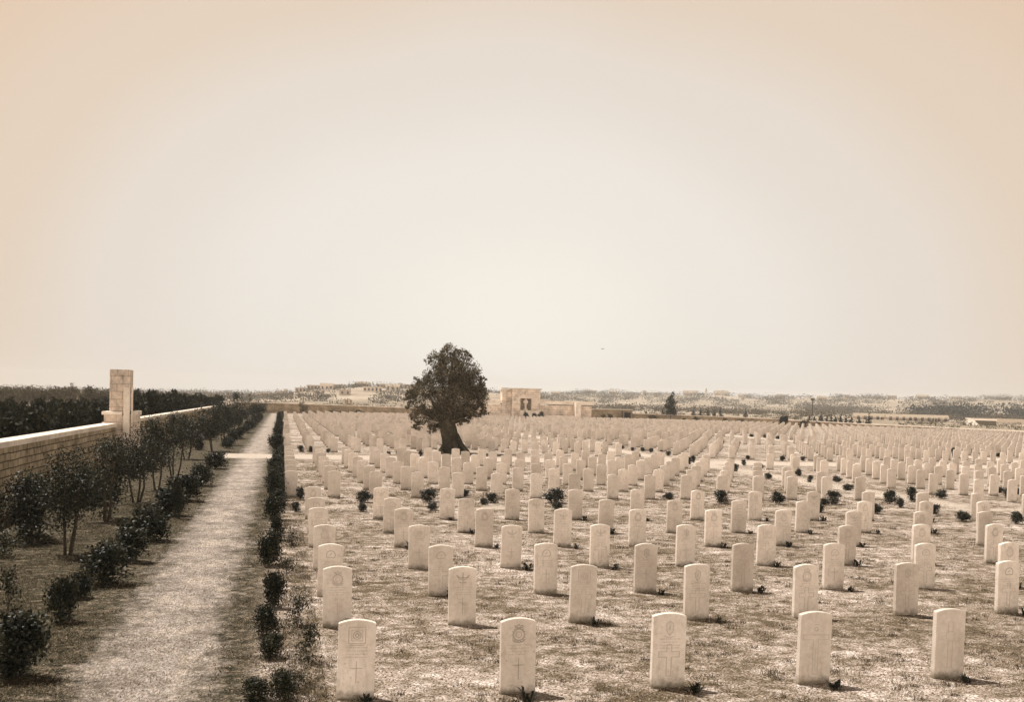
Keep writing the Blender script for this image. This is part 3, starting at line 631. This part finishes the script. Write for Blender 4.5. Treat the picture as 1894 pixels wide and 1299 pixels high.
# ------------------------------------------------------------------ ground cover (uncountable)
def field_noise(x, y): return noise.fractal(Vector((x*1.4, y*1.4*.8, 0)), .7, 2.0, 3)
def blades(name, region, n, mat, hmin, hmax, wd, label, cat, thr=-.1, seed=3, lay=1.0, clumps=0):
    g = np.random.default_rng(seed); P = []
    while len(P) < n:
        x = g.uniform(region[0], region[1]); y = region[2]+(region[3]-region[2])*g.uniform()**1.6
        th = math.atan2(x, y)
        if not (R(-16) < th < R(41)): continue
        if -2.15 < x < -.7 and g.uniform() < .93: continue
        if field_noise(x, y) < thr+g.normal()*.12: continue
        P.append((x, y, 0))
    P = np.array(P); n = len(P)
    if clumps:
        P = P[:clumps][g.integers(0, clumps, n)]+np.clip(g.normal(size=(n, 3)), -1.8, 1.8)*[.045, .03, 0]
    a = g.uniform(0, 2*pi, n); d = np.stack([np.cos(a), np.sin(a), np.zeros(n)], 1); h = g.uniform(hmin, hmax, n)
    side = np.stack([-np.sin(a), np.cos(a), np.zeros(n)], 1)*wd*g.uniform(.5, 1.3, n)[:, None]
    lean = d*(h*g.uniform(.3, 1.6, n)*lay)[:, None]
    V = np.stack([P-side, P+side, P+lean+np.stack([np.zeros(n), np.zeros(n), h], 1)], 1).reshape(-1, 3)
    V[0::3, 2] -= .003; V[1::3, 2] -= .003
    o = link(name, np_mesh(name, V, np.arange(3*n).reshape(-1, 3), mat)); tag(o, label, cat, kind='stuff')
blades('dry_grass', (.0, 17, 7.6, 29), 150000, MAT_GRASS, .008, .035, .004, 'short bleached grass worn thin between the headstones', 'grass', .02, 3, 1.3)
blades('dry_grass_further_back', (.0, 24, 29, 50), 50000, MAT_GRASS, .015, .05, .009, 'thin dry grass between the further rows of headstones', 'grass', .05, 4, 1.2)
blades('grass_tufts', (.0, 20, 7.6, 46), 60000, MAT_TUFT, .015, .06, .005, 'small brown tufts of dead grass dotted over the burial field', 'grass', .0, 8, .9, 2600)
blades('bed_litter', (-6.4, .5, 8, 34), 90000, MAT_LITTER, .008, .05, .006, 'weeds and dry litter along both edges of the path', 'weeds', -.12, 5, 1.6)
def pebbles(name, n, region, smin, smax, label, mat, seed, y_pow=1.5):
    g = np.random.default_rng(seed); x = g.uniform(region[0], region[1], n); y = region[2]+(region[3]-region[2])*g.uniform(size=n)**y_pow
    s = g.uniform(smin, smax, n)*g.uniform(.5, 1, n); oc = np.array([(1,0,0),(0,1,0),(-1,0,0),(0,-1,0),(0,0,.7),(0,0,-.5)])
    V = (oc[None]*s[:, None, None]*g.uniform(.6, 1.3, (n, 6, 1))); a = g.uniform(0, 6.28, n); c, q = np.cos(a)[:, None], np.sin(a)[:, None]
    VX = V[..., 0]*c-V[..., 1]*q+x[:, None]; VY = V[..., 0]*q+V[..., 1]*c+y[:, None]; V = np.stack([VX, VY, V[..., 2]+.006], -1).reshape(-1, 3)
    F = np.array([(0,1,4),(1,2,4),(2,3,4),(3,0,4),(1,0,5),(2,1,5),(3,2,5),(0,3,5)]); F = (F[None]+6*np.arange(n)[:, None, None]).reshape(-1, 3)
    o = link(name, np_mesh(name, V, F, mat)); tag(o, label, 'gravel', kind='stuff')
pebbles('path_pebbles', 30000, (-2.7, -.2, 7.5, 36), .004, .011, 'loose small stones on the gravel path', MAT_PEBBLE, 21)
pebbles('soil_crumbs', 60000, (-.2, 17, 8, 30), .006, .020, 'crumbs of soil and small stones between the headstones', MAT_PEBBLE, 22)

# ------------------------------------------------------------------ the olive tree
def olive():
    e = empty('olive_tree', (TREE_XY[0], TREE_XY[1], 0), 0); tag(e, 'big dark olive tree with thick leaning trunk standing alone among the graves', 'tree')
    ax = np.array([math.cos(YAW), -math.sin(YAW)])       # the crown is widest across the view
    def P(px, pz, dep=0.0): return (ax[0]*px-ax[1]*dep*1, ax[1]*px+ax[0]*dep, pz)
    s = 1/31.3
    mb = MB(); pts = []; rad = []
    for (px, py, r) in [(843, 842, 22), (840, 834, 18.5), (836, 824, 16.5), (832, 812, 15.5), (829, 800, 14.5), (827, 788, 14), (825, 775, 13), (822, 760, 10)]:
        pts.append(P((px-838)*s, (838-py)*s)); rad.append(r*s)
    pp, rr = [], []
    for i in range(len(pts)-1):
        for t in (0, .25, .5, .75): pp.append(Vector(pts[i]).lerp(Vector(pts[i+1]), t)); rr.append(rad[i]*(1-t)+rad[i+1]*t)
    n = 30; vs = []; fs = []
    for i, (p, r) in enumerate(zip(pp, rr)):
        for k in range(n):
            a = 2*pi*k/n; q = 1+.13*math.cos(5*a+p.z*1.3)+.08*math.cos(9*a-p.z*2.1)+.28*noise.noise(Vector((math.cos(a)*1.6, math.sin(a)*1.6, p.z*1.1)))
            vs.append((p.x+math.cos(a)*r*q, p.y+math.sin(a)*r*q, p.z))
    for i in range(len(pp)-1):
        for k in range(n): fs.append((i*n+k, i*n+(k+1) % n, (i+1)*n+(k+1) % n, (i+1)*n+k))
    mb.add(vs, fs)
    for k, (px, dep) in enumerate([(-28, -.4), (26, .3), (33, -.5), (-18, .7), (8, -.9)]):    # spreading roots
        mb.tube([P(px*s*1.0, -.12, dep*1.1), P(px*s*.8, .10, dep*.8), P(px*s*.45, .5, dep*.45), P(px*s*.2-.05, 1.1, dep*.2)], [.07, .14, .18, .16], 8, .4, k)
    for k, (px, py, dep) in enumerate([(790, 735, .4), (770, 755, -.5), (845, 700, .2), (870, 735, -.4), (885, 750, .5), (832, 670, 0), (800, 790, .3), (860, 770, -.6), (815, 700, -.3)]):
        a = Vector(P((826-838)*s, (838-782)*s)); b = Vector(P((px-838)*s, (838-py)*s, dep*1.5)); mid = a.lerp(b, .5)+Vector((0, 0, -.1))
        mb.tube([a, mid, b], [.26, .15, .05], 8, .2, k)
    mb.obj('trunk', MAT_BARK, e, smooth=True)
    B = [(826, 655, 20), (846, 662, 18), (806, 672, 22), (858, 688, 27), (796, 700, 20), (832, 690, 34), (872, 706, 22), (785, 722, 27), (764, 728, 15), (756, 742, 12), (838, 735, 46), (878, 735, 25), (884, 757, 17), (776, 765, 24), (812, 770, 28), (864, 764, 19), (772, 790, 13), (797, 794, 13), (848, 776, 14), (886, 716, 12), (789, 668, 9), (868, 664, 8), (862, 778, 9)]
    bl = []; g = random.Random(4)
    for (px, py, r) in B:
        c = P((px-838)*s, (838-py)*s, g.uniform(-.5, .5)); bl.append((*c, r*s*.86, r*s*1.2, r*s*.84))
        for _ in range(4):
            c = P((px-838+g.uniform(-.75, .75)*r)*s, (838-py+g.uniform(-.5, .5)*r)*s, g.uniform(-1.1, 1.1)*r*s); bl.append((*c, r*s*.36, r*s*.36, r*s*.34))
    Q = blob_points(bl, 46000, 9, .15, .3)
    link('crown', leaf_mesh('crown', Q, .13, .045, MAT_OLIVE, .5, 9), e)
olive()

# ------------------------------------------------------------------ side wall, pillar
def wall_piece(name, pts, thick, mat, label, hts, cop=.16, over=.05, y_in=1, cat='wall'):
    """wall through xy points with a coping"""
    mb = MB(); cb = MB()
    for (a, b, h0, h1) in zip(pts[:-1], pts[1:], hts[:-1], hts[1:]):
        mb.seg(a, b, 0, thick, -.3, h0-cop, -.3, h1-cop); cb.seg(a, b, -over, thick+over, h0-cop+.002, h0, h1-cop+.002, h1)
    o = mb.obj(name, mat); tag(o, label, cat); cb.obj('coping', MAT_COPING, o, bevel=.012); return o
wall_piece('boundary_wall', [(-6.55, 9), (-6.55, 20), (-6.55, 30), (-6.55, 43.44)], .42, MAT_LWALL, 'low stone block side wall with pale coping, running from the front left corner to the pillar', [1.8]*4, .15, .05)
wall_piece('boundary_wall', [(-6.8, 44.65), (-6.82, 80), (-6.9, 120), (-6.9, 182)], .42, MAT_LWALL, 'continuing side wall with pale coping beyond the pillar', [1.8]*4, .15, .05)
def pillar():
    e = empty('gate_pillar', (-6.38, 44.0, 0)); tag(e, 'tall pale stone pillar rising from the side wall above the shrubs', 'pillar')
    MB().box(-.44, .34, -.40, .45, 2.3, 3.96).obj('shaft', MAT_PILLAR, e, bevel=.012)
    MB().box(.12, .36, -.60, -.403, -.2, 3.25).obj('pilaster', MAT_COPING, e, bevel=.012)
    MB().box(.42, .47, -.58, -.45, -.2, 3.25).obj('pilaster', MAT_COPING, e)
    b = MB().box(-.62, .62, -.52, .60, -.2, 2.13).obj('shoulder_block', MAT_PILLAR, e, bevel=.01)
    MB().box(-.70, .08, -.60, .66, 2.133, 2.26).obj('coping', MAT_COPING, b, bevel=.012); MB().box(.42, .66, -.44, .66, 2.133, 2.30).obj('coping', MAT_COPING, b, bevel=.012)
pillar()

# ------------------------------------------------------------------ back wall
wall_piece('boundary_wall', [(-6.9, 182.6), (-2.2, 183.4), (10.9, 185.2), (20.9, 187.4), (34.6, 189.0)], .45, MAT_BWALL, 'long back wall with thin pale coping, left of the memorial', [1.75, 1.83, 1.68, 1.55, 1.55], .14, .06)
wall_piece('boundary_wall', [(57.6, 189.5), (68.3, 195.0)], .45, MAT_BWALL, 'short higher length of back wall right of the memorial', [2.15, 2.2], .14, .06)
wall_piece('boundary_wall', [(68.35, 195.1), (77.5, 195.6), (88.3, 191.0), (94.2, 183.0)], .45, MAT_BWALL, 'lower back wall behind the small tree, ending at the rounded bush', [1.45, 1.35, 1.25, 1.2], .14, .06)
wall_piece('boundary_wall', [(94.3, 182.8), (102.5, 166.2), (107, 149.4), (109.9, 134.7), (112, 118), (113, 80)], .45, MAT_BWALL, 'low pale boundary wall running along the right side of the field', [1.10, .86, .80, .74, .7, .65], .17, .14)
o = MB().box(65.9, 67.3, 193.2, 193.45, 0, 1.55).obj('wall_door', MAT_DOOR); MB().box(65.75, 65.897, 193.1, 193.6, -.1, 1.7).box(67.303, 67.45, 193.1, 193.6, -.1, 1.7).box(65.75, 67.45, 193.1, 193.6, 1.703, 1.82).obj('frame', MAT_BWALL, o)
tag(o, 'small dark doorway in the back wall right of the memorial', 'door')
# memorial
def memorial():
    e = empty('memorial', (44.4, 186.5, 0)); tag(e, 'pale stone memorial with a niche and long side wings at the far end', 'memorial')
    MB().box(-9.8, -4.703, .3, 1.5, -.2, 2.55).obj('left_wing', MAT_MEMB, e); MB().box(-9.9, -4.703, -.15, 1.6, 2.753, 3.35).obj('left_cornice', MAT_COPING, e)
    MB().box(-4.7, -2.9, .1, 1.8, -.2, 5.35).obj('side_pylon', MAT_MEMB, e)
    f = MB().box(-2.89, -1.30, -.5, 1.8, -.2, 5.45).box(.85, 2.5, -.5, 1.8, -.2, 5.45).box(-1.297, .847, -.5, 1.8, 3.75, 5.45).box(-1.297, .847, -.5, 1.8, -.2, 1.55).obj('central_block', MAT_MEMB, e)
    MB().box(-1.295, .845, .55, .7, 1.553, 3.747).obj('niche_back', MAT_BWALL, f)
    MB().lathe([(.42, 1.553), (.42, 1.75), (.20, 1.85), (.18, 2.5), (.30, 2.7), (.50, 2.95), (.52, 3.2), (.36, 3.4), (.18, 3.5), (.22, 3.62), (.05, 3.7)], -.22, -.1).obj('stone_urn', MAT_COPING, e, smooth=True)
    MB().box(-4.9, 2.75, -.62, 1.9, 5.453, 5.66).obj('top_slab', MAT_COPING, e)
    MB().box(-2.895, -1.45, -.62, -.503, 2.9, 3.2).obj('string_course', MAT_COPING, e); MB().box(1.0, 2.6, -.62, -.503, 2.9, 3.2).obj('string_course', MAT_COPING, e)
    MB().box(-1.5, 2.2, -1.6, -.563, -.2, 1.45).box(-1.1, 3.4, -2.4, -1.603, -.2, .8).obj('altar_steps', MAT_COPING, e)
    MB().box(2.503, 12.8, .3, 1.5, -.2, 2.6).obj('right_wing', MAT_MEMB, e); MB().box(2.503, 13.1, -.15, 1.6, 2.803, 3.45).obj('right_cornice', MAT_COPING, e)
    MB().box(9.2, 10.2, -1.6, .297, -.2, 3.25).obj('end_pier', MAT_COPING, e); MB().box(3.6, 9.197, -1.6, -1.0, -.2, .75).obj('low_bench', MAT_COPING, e)
memorial()
for k, (x, s) in enumerate([(43.1, 1.0), (44.7, .85), (45.9, 1.05)]):
    o = link('shrub', DARK[k % 4], None, (x-.2, 180.5, 0)); o.scale = (s*1.35, s*1.35, s*1.6); tag(o, f'{["left","middle","right"][k]} round dark bush of three before the memorial steps', 'shrub', 'bushes before the memorial')
MW = [(3.08,169.97,2.46,2.29,'young tree standing before the left end of the back wall'),(8.69,180,.93,1.87,'low bush before the back wall, left of the big olive'),(12.92,180,.95,1.42,'second low bush before the back wall, nearer the big olive'),
 (54.8,172,1.35,.95,'clipped standard bush, left of a pair by the end of the memorial'),(56.3,172.3,1.3,.95,'clipped standard bush, right of a pair by the end of the memorial'),(70.7,190,1.2,1.52,'bush before the back wall between the dark doorway and the small tree'),
 (74.86,184,.83,1.24,'small bush right of the thin tree at the back wall'),(76.07,181,1.12,1.23,'darker bush further right of the thin tree at the back wall'),(81.7,180.5,1.14,1.03,'scraggy bush midway along the lower back wall'),
 (90.53,174.19,1.9,1.7,'rounded dark bush at the corner of the lower back wall'),(85.2,181,.94,1.46,'wide low bush left of the rounded corner bush'),(85.86,158.1,1.28,1.5,'bush right of the rounded corner bush'),(95.84,171.3,1.0,.8,'small bush by the right-hand low wall, nearer its start'),(90.45,144.75,.75,1.0,'sparse bush by the right-hand low wall, nearest the front')]
for k, (x, y, h, wd, lab) in enumerate(MW):
    if k == 0: continue
    e = empty('bush' if k else 'young_tree', (x, y, 0), random.random()*6); tag(e, lab, 'bush' if k else 'tree')
    f = link('foliage' if k else 'crown', shrub_mesh('foliage', 300+k, 900, MAT_HEDGE if k in (9, 7) else MAT_FARTREE, .2, .12, 6), e); f.scale = (wd*1.2, wd*1.2, h*(1.1 if k not in (3, 4) else .75)); 
    if k in (3, 4): f.location.z = h*.3
    s_ = link('stem' if k else 'trunk', ROSE_STEM[k % 3], e); s_.scale = (wd*.6, wd*.6, h); 
# thin tree at the back wall
def crown_tree(name, x, y, z, h, wd, blobs, label, mat=MAT_FARTREE, n=2500, group=None, leaf=.22, cat='tree', seed=1, trunk_r=.09, bare=.15):
    e = empty(name, (x, y, z)); tag(e, label, cat, group)
    MB().tube([(0, 0, -.4), (.05, 0, h*.35), (-.04, 0, h*.6), (0, 0, h*.92)], [trunk_r, trunk_r*.8, trunk_r*.6, trunk_r*.15], 7).obj('trunk', MAT_STEM, e)
    P = blob_points([(bx*wd, by*wd, bz*h, r*wd, r*wd, rz*h) for bx, by, bz, r, rz in blobs], n, seed, .28, .1)
    link('crown', leaf_mesh('crown', P, leaf, leaf*.5, mat, .2, seed), e); return e
crown_tree('tree', 75.85, 193.5, 0, 6.0, 2.8, [(0,0,.45,.36,.16),(.02,0,.62,.33,.14),(-.05,0,.78,.25,.12),(.05,0,.92,.14,.07),(-.25,0,.5,.2,.1),(.27,.1,.38,.2,.1),(.1,0,.28,.3,.07),(-.2,.1,.3,.18,.08),(-.3,0,.68,.12,.05)], 'thin dark tree standing up against the lower back wall', MAT_HEDGE, 3400, leaf=.24, seed=31)

crown_tree('young_tree', 3.08, 169.97, 0, 2.5, 2.3, [(0,0,.35,.3,.2),(.1,0,.55,.26,.16),(-.15,0,.7,.2,.14),(.05,.1,.88,.14,.1),(.2,0,.4,.2,.14)], MW[0][4], MAT_FARTREE, 900, leaf=.16, seed=77)
# conifers and scrub beyond the back wall
CON = [(0,0,.25,.42,.14),(0,0,.45,.32,.14),(0,0,.65,.22,.13),(0,0,.85,.11,.12),(.1,.1,.15,.4,.1)]
l = [(x, y, h, wd) for (x, y, h, wd) in BEHIND]
for k, (x, y, h, wd) in enumerate(l):
    crown_tree('conifer', x+1, y+4, 0, h+.45, wd*1.3, CON, f'small dark conifer beyond the low right wall, {ORD[k+1]} from the left', MAT_HEDGE, 500, 'small conifers beyond the right wall', .28, seed=40+k)
l2 = [(97.5,285,2.1,1.0),(104,285,1.6,.9),(103.5,270,2.6,1.4),(121,290,4.2,1.8),(124.5,293,3.0,1.7),(126,291,3.2,1.6),(128.6,292,2.7,1.3),(131.0,293,3.2,1.5),(138,290,3.3,2.2),(66.5,250,3.4,1.4)]
for k, (x, y, h, wd) in enumerate(sorted(l2, key=lambda t: az(*t[:2]))):
    crown_tree('conifer', x, y, 0, h, wd, CON, f'young conifer seen over the back wall, {ORD[k+1]} right of the memorial', MAT_HEDGE, 500, 'young conifers seen over the back wall', .3, seed=60+k)

# dark evergreen belt behind the side wall
HED = []
for k in range(4):
    g = random.Random(90+k); bl = [(g.uniform(-.25, .25), g.uniform(-.25, .25), z, g.uniform(.28, .42)*(1.15-z*.6), g.uniform(.28, .42)*(1.15-z*.6), .16) for z in (.12, .25, .4, .4, .55, .55, .7, .82, .93)]
    HED.append(leaf_mesh('crown', blob_points(bl, 4200, 90+k, .3, .1), .13, .075, MAT_HEDGE, .5, 90+k))
HT = MB().tube([(0, 0, -.1), (0, 0, .8)], [.05, .02], 6).mesh('trunk', MAT_STEM)
cnt = 0
for ri, (x0, dy) in enumerate([(-8.6, 1.25), (-10.2, 1.5), (-12.4, 1.9), (-15.5, 2.4), (-19.5, 3.2)]):
    for y in np.arange(24+ri*3, 150, dy*(1.0)):
        dd = dy*(1+max(0, y-60)/60)
        if random.random() > dy/dd: continue
        x = x0+random.uniform(-.5, .5)
        if math.atan2(x, y) < R(-18.5): continue
        px = project(x, y, 2)[0]
        top = {True: 1.95, False: 2.5}[px < 245]*random.uniform(.84, 1.15)*(1 if ri < 3 else 1.02)
        if px > 330: top *= .93
        if cnt >= 300: break
        cnt += 1
        e = empty('evergreen', (x, y, 0), random.uniform(0, 6.28)); tag(e, 'dark bushy evergreen, one of the dense belt behind the side wall', 'evergreen', 'dense belt of evergreens behind the side wall')
        s = random.uniform(1.5, 2.0); c_ = link('crown', HED[cnt % 4], e); c_.scale = (s, s, top); t_ = link('trunk', HT, e); t_.scale = (1, 1, top)
print('belt', cnt)
LT = [(-13.9,150,4.0,5),(-12.9,160,4.0,5),(-12.3,150,3.9,4.5),(-11.35,158,4.3,5),(-10.95,150,4.6,6),(-9.9,140,4.7,3),(-9.3,155,4.0,6),(-13.4,170,4.0,7),(-8.4,170,3.9,6),(-7.5,180,3.9,5),(-6.6,170,4.2,4),(-5.9,185,4.0,6),(-5.1,190,3.8,5)]
RND = [(0,0,.62,.36,.26),(.2,.1,.7,.25,.2),(-.22,0,.65,.26,.2),(0,.2,.82,.24,.14),(.05,-.2,.5,.3,.2),(-.1,.1,.4,.3,.15)]
for k, (th, d, h, wd) in enumerate(sorted(LT)):
    crown_tree('tree', d*math.sin(R(th)), d*math.cos(R(th)), -.2, h*.88, wd*.85, RND, f'olive-brown tree on the left skyline behind the evergreen belt, {ORD[k+1]} from the left', MAT_FARTREE, 1600, 'trees on the left skyline', .3, seed=120+k)

# ------------------------------------------------------------------ far country: trees, houses, sheds, tent
def scatter_far(name, n, ths, ds, size, label, seed, flat_=.6, mat=MAT_FARTREE, leaf=.5):
    g = np.random.default_rng(seed); out = []
    for k in range(n):
        th = R(g.uniform(*ths)); d = g.uniform(*ds)
        x, y = d*math.sin(th), d*math.cos(th)
        if -6 < x < 112 and y < 215: continue
        if noise.noise(Vector((th*22, d*.012, seed))) < g.uniform(-.25, .22): continue
        z = float(terrain_z(np.array(x), np.array(y))); s = g.uniform(*size)*g.uniform(.6, 1.25)
        m = 60; p = np.clip(g.normal(size=(m, 3)), -1.3, 1.3)*[s*.6*g.uniform(.7, 1.6), s*.42, s*.36*flat_]+[x, y, z+s*flat_*.45]; out.append(p)
    P = np.concatenate(out); o = link(name, leaf_mesh(name, P, leaf*size[1]*.26, leaf*size[1]*.17, mat, .3, seed)); tag(o, label, 'trees', kind='stuff')
scatter_far('scrub_beyond_the_wall', 420, (-3, 40), (230, 420), (1.2, 2.6), 'low scrub scattered on the open land beyond the walls', 1)
scatter_far('distant_trees', 1500, (-4, 46), (450, 900), (3, 7), 'hazy trees scattered across the distant plain', 2)
scatter_far('distant_ridge_trees', 2400, (-20, 48), (950, 1420), (5, 11), 'hazy treetops along the distant ridge', 3)
scatter_far('left_distant_trees', 300, (-20, -3), (200, 700), (3, 6), 'hazy trees on the plain behind the evergreen belt', 5)
scatter_far('tree_belt', 900, (34.3, 46), (640, 760), (6, 11), 'long dark belt of trees on the right before the horizon', 4, .85, MAT_HEDGE, .6)
scatter_far('tree_belt_middle', 260, (27, 34.5), (850, 980), (6, 9), 'thin hazy belt of trees right of the tall palm', 6, .8)
def house(th, d, w_, dp, h, label, roof=False, mat=MAT_HOUSE, name='house', z=None, win=3):
    x, y = d*math.sin(R(th)), d*math.cos(R(th)); zz = float(terrain_z(np.array(x), np.array(y))) if z is None else z
    e = empty(name, (x, y, zz-.5), -R(th)*.6); tag(e, label, 'house' if name == 'house' else name.replace('_', ' '))
    MB().box(-w_/2, w_/2, -dp/2, dp/2, 0, h+.5).obj('wall', mat, e)
    if roof:
        MB().add([(-w_/2-.3,-dp/2-.3,h+.503),(w_/2+.3,-dp/2-.3,h+.503),(w_/2+.3,dp/2+.3,h+.503),(-w_/2-.3,dp/2+.3,h+.503),(-w_/2-.3,0,h+.5+dp*.28),(w_/2+.3,0,h+.5+dp*.28)], [(0,1,5,4),(2,3,4,5),(0,4,3),(1,2,5),(3,2,1,0)]).obj('roof', MAT_ROOF, e)
    else: MB().box(-w_/2-.2, w_/2+.2, -dp/2-.2, dp/2+.2, h+.503, h+.9).obj('roof', mat, e)
    for k in range(win):
        x0 = -w_/2+w_*(k+.5)/win; MB().box(x0-.5, x0+.5, -dp/2-.06, -dp/2-.01, h*.45, h*.45+1.4).obj('window', MAT_DARKGLASS, e)
hr = random.Random(5)
hs = []
for th, d, w_, h, roof in [(.9,640,12,4,0),(1.6,690,16,4,0),(2.3,640,14,4.5,1),(2.9,700,18,4,0),(3.3,560,11,4,0),(3.88,695,3.2,4.2,0),(4.3,700,14,4,1),(4.8,600,20,4,0),(5.3,700,12,4.5,0),(5.9,620,15,4,1),(6.3,700,5,5,0),(6.8,700,14,4,0),(9.2,700,10,4,0),
        (-1.4,900,20,6,0),(-.8,1000,26,7,0),(-.2,1100,14,9,0),(.1,1150,8,12,0),(13.6,1300,14,6,0),(15.0,1250,20,5,1),(17.0,1380,22,6,0),(18.2,1300,16,5,1),(19.92,1300,7.5,9,0),(20.6,1350,20,5,0),(22.4,1390,30,7,1),(24.1,1390,34,6,1),(25.2,1300,18,5,0),(27.2,1280,22,6,0),(29.4,1200,18,6,1),(30.8,1300,24,5,0),(32.9,1350,20,6,0),(34.4,1380,26,5,1),(36.0,1390,22,5,0),(38.2,1390,26,5,0),
        (16.2,800,16,4,0),(18.9,760,22,4,0),(22.0,820,18,4,1),(26.2,780,26,4,0),(28.1,720,20,4,0),(14.3,600,12,3.5,0)]:
    hs.append((th, d, w_, h, roof))
hs.sort()
for k, (th, d, w_, h, roof) in enumerate(hs):
    lab = f'tiny hazy {"gabled" if roof else "flat-roofed"} house on the distant {"hill" if d <= 700 and th < 10 else "horizon land"}, {ORD[k+1] if k < 30 else ORD[len(hs)-k]} from the {"left" if k < 30 else "right"}'
    house(th, d, w_*.55, w_*.35, h*.62, lab, bool(roof), MAT_HOUSE2 if hr.random() < .45 else MAT_HOUSE, win=max(2, int(w_/4)))
# minaret
x, y = 1300*math.sin(R(23.29)), 1300*math.cos(R(23.29)); z = float(terrain_z(np.array(x), np.array(y)))
e = empty('tower', (x, y, z-.5)); tag(e, 'slender hazy tower standing above the skyline right of the thin tree', 'tower')
MB().lathe([(1.6, 0), (1.3, 6.5)], n=10).obj('shaft', MAT_HOUSE2, e); MB().lathe([(2.0, 6.503), (2.0, 7.0)], n=10).obj('gallery', MAT_HOUSE2, e); MB().lathe([(1.0, 7.003), (.9, 9), (.05, 11.4)], n=10).obj('cap', MAT_ROOF, e)
# tall palm
x, y = 330*math.sin(R(28.93)), 330*math.cos(R(28.93)); e = empty('palm_tree', (x, y, 0)); tag(e, 'tall thin palm standing on the plain right of the rounded bush', 'tree')
MB().tube([(0, 0, -.3), (.1, 0, 3), (0, 0, 6.2)], [.16, .13, .11], 8).obj('trunk', MAT_STEM, e)
P = blob_points([(0, 0, 6.3, .55, .55, .25)], 260, 8, .3); link('crown', leaf_mesh('crown', P, .7, .10, MAT_FARTREE, .1, 8), e)
# tent and long hut
x, y = 193.4, 259; e = empty('tent', (x, y, 0), -.62); e.scale = (.85, .85, .75); tag(e, 'small white ridge tent pitched beyond the right-hand wall', 'tent')
MB().add([(-2.6,-1.8,.0),(2.6,-1.8,.0),(2.6,1.8,0),(-2.6,1.8,0),(-.7,0,2.3),(.7,0,2.3)], [(0,1,5,4),(2,3,4,5),(3,0,4),(1,2,5),(3,2,1,0)]).obj('canvas', MAT_HOUSE2, e)
MB().add([(-.35,-1.83,0),(.35,-1.83,0),(0,-.63,1.5)], [(0,1,2)]).obj('opening', MAT_DOOR, e)
x, y = 198.5, 262; e = empty('long_hut', (x, y, 0), -.62); tag(e, 'long dark hut with pale roof right behind the white tent', 'hut')
MB().box(-3.2, 4.4, -1.6, 1.6, -.1, 1.35).obj('wall', MAT_HUT, e); MB().add([(-3.4,-1.9,1.353),(4.6,-1.9,1.353),(4.6,1.9,1.353),(-3.4,1.9,1.353),(-3.4,0,1.8),(4.6,0,1.8)], [(0,1,5,4),(2,3,4,5),(3,0,4),(1,2,5),(3,2,1,0)]).obj('roof', MAT_HOUSE, e)
P = [(th, d) for th, d in [(31.7, 415), (32.5, 418), (33.3, 412), (34.2, 415), (35.0, 420)]]
for k, (th, d) in enumerate(P):
    house(th, d, 9.5, 5, 1.0, f'long low shed in the line beyond the right wall, {ORD[k+1]} from the left', True, MAT_HOUSE, 'shed', 0, 4)
house(38.9, 420, 34, 8, 1.3, 'very long low shed with pale roof at the right edge', False, MAT_HOUSE2, 'shed', 0, 0)
MB_ = MB().tube([(153.2, 218, -.2), (153.2, 218, 1.9)], [.14, .12], 8).obj('post', MAT_DOOR); tag(MB_, 'short dark post standing beyond the right wall, left of the tent', 'post')
for k, dx in enumerate((0, .75)):
    mb = MB().box(-.2, .2, -.2, .2, 1.74, 2.5).box(-.26, .26, -.26, .26, 2.503, 2.62); o = mb.obj('wall_post', MAT_BWALL, loc=(11.0+dx, 185.45, 0)); tag(o, f'short stone post on top of the back wall, {["left","right"][k]} of two left of the olive', 'post')
# scrub just outside the right wall (pale stones and bushes)
for k in range(26):
    t = hr.random(); x = 112+t*24+hr.uniform(-2, 5); y = 132+t*48+hr.uniform(0, 10); y = x*1.02+28+hr.uniform(-4, 6)
    o = link('scrub_bush', DARK[k % 4], None, (x+44, y+42, 0)); s = hr.uniform(.9, 2.0); o.scale = (s*1.3, s*1.3, s*.8); tag(o, 'low dark scrub bush beyond the right wall near the tent', 'bush', 'scrub bushes near the tent')
# bird
e = MB().tube([(-.35, 0, 0), (-.1, 0, .03), (.15, 0, .03), (.4, 0, 0)], [.03, .09, .08, .02], 7).obj('bird', MAT_DOOR, loc=(42.2, 133.5, 10.6)); tag(e, 'small dark bird flying alone in the empty sky', 'bird'); e.rotation_euler.z = .4; e.scale = (.45, .45, .45)
MB().add([(-.1,.05,.03),(.12,.05,.03),(.02,.5,.22),(-.08,.9,.12)], [(0,1,2,3)]).obj('wing', MAT_DOOR, e); MB().add([(-.1,-.05,.03),(.12,-.05,.03),(.02,-.5,.22),(-.08,-.9,.12)], [(3,2,1,0)]).obj('wing', MAT_DOOR, e)
tf = MB().add([(-.3,-.04,.01),(-.6,-.14,.0),(-.6,.14,.0),(-.3,.04,.01)], [(3,2,1,0)]).obj('tail', MAT_DOOR, e)

# ------------------------------------------------------------------ the hazy air
hz = bpy.data.materials.new('haze'); hz.use_nodes = True; hz.node_tree.nodes.clear()
po = hz.node_tree.nodes.new('ShaderNodeOutputMaterial'); pv = hz.node_tree.nodes.new('ShaderNodeVolumePrincipled')
pv.inputs['Color'].default_value = (1.0, .96, .90, 1); pv.inputs['Density'].default_value = HAZE; pv.inputs['Anisotropy'].default_value = 0.0
hz.node_tree.links.new(pv.outputs[0], po.inputs['Volume'])
o = MB().box(-2600, 2600, -300, 2600, -8, 48).obj('haze', hz); tag(o, 'pale dusty haze over the plain', 'haze', kind='stuff')
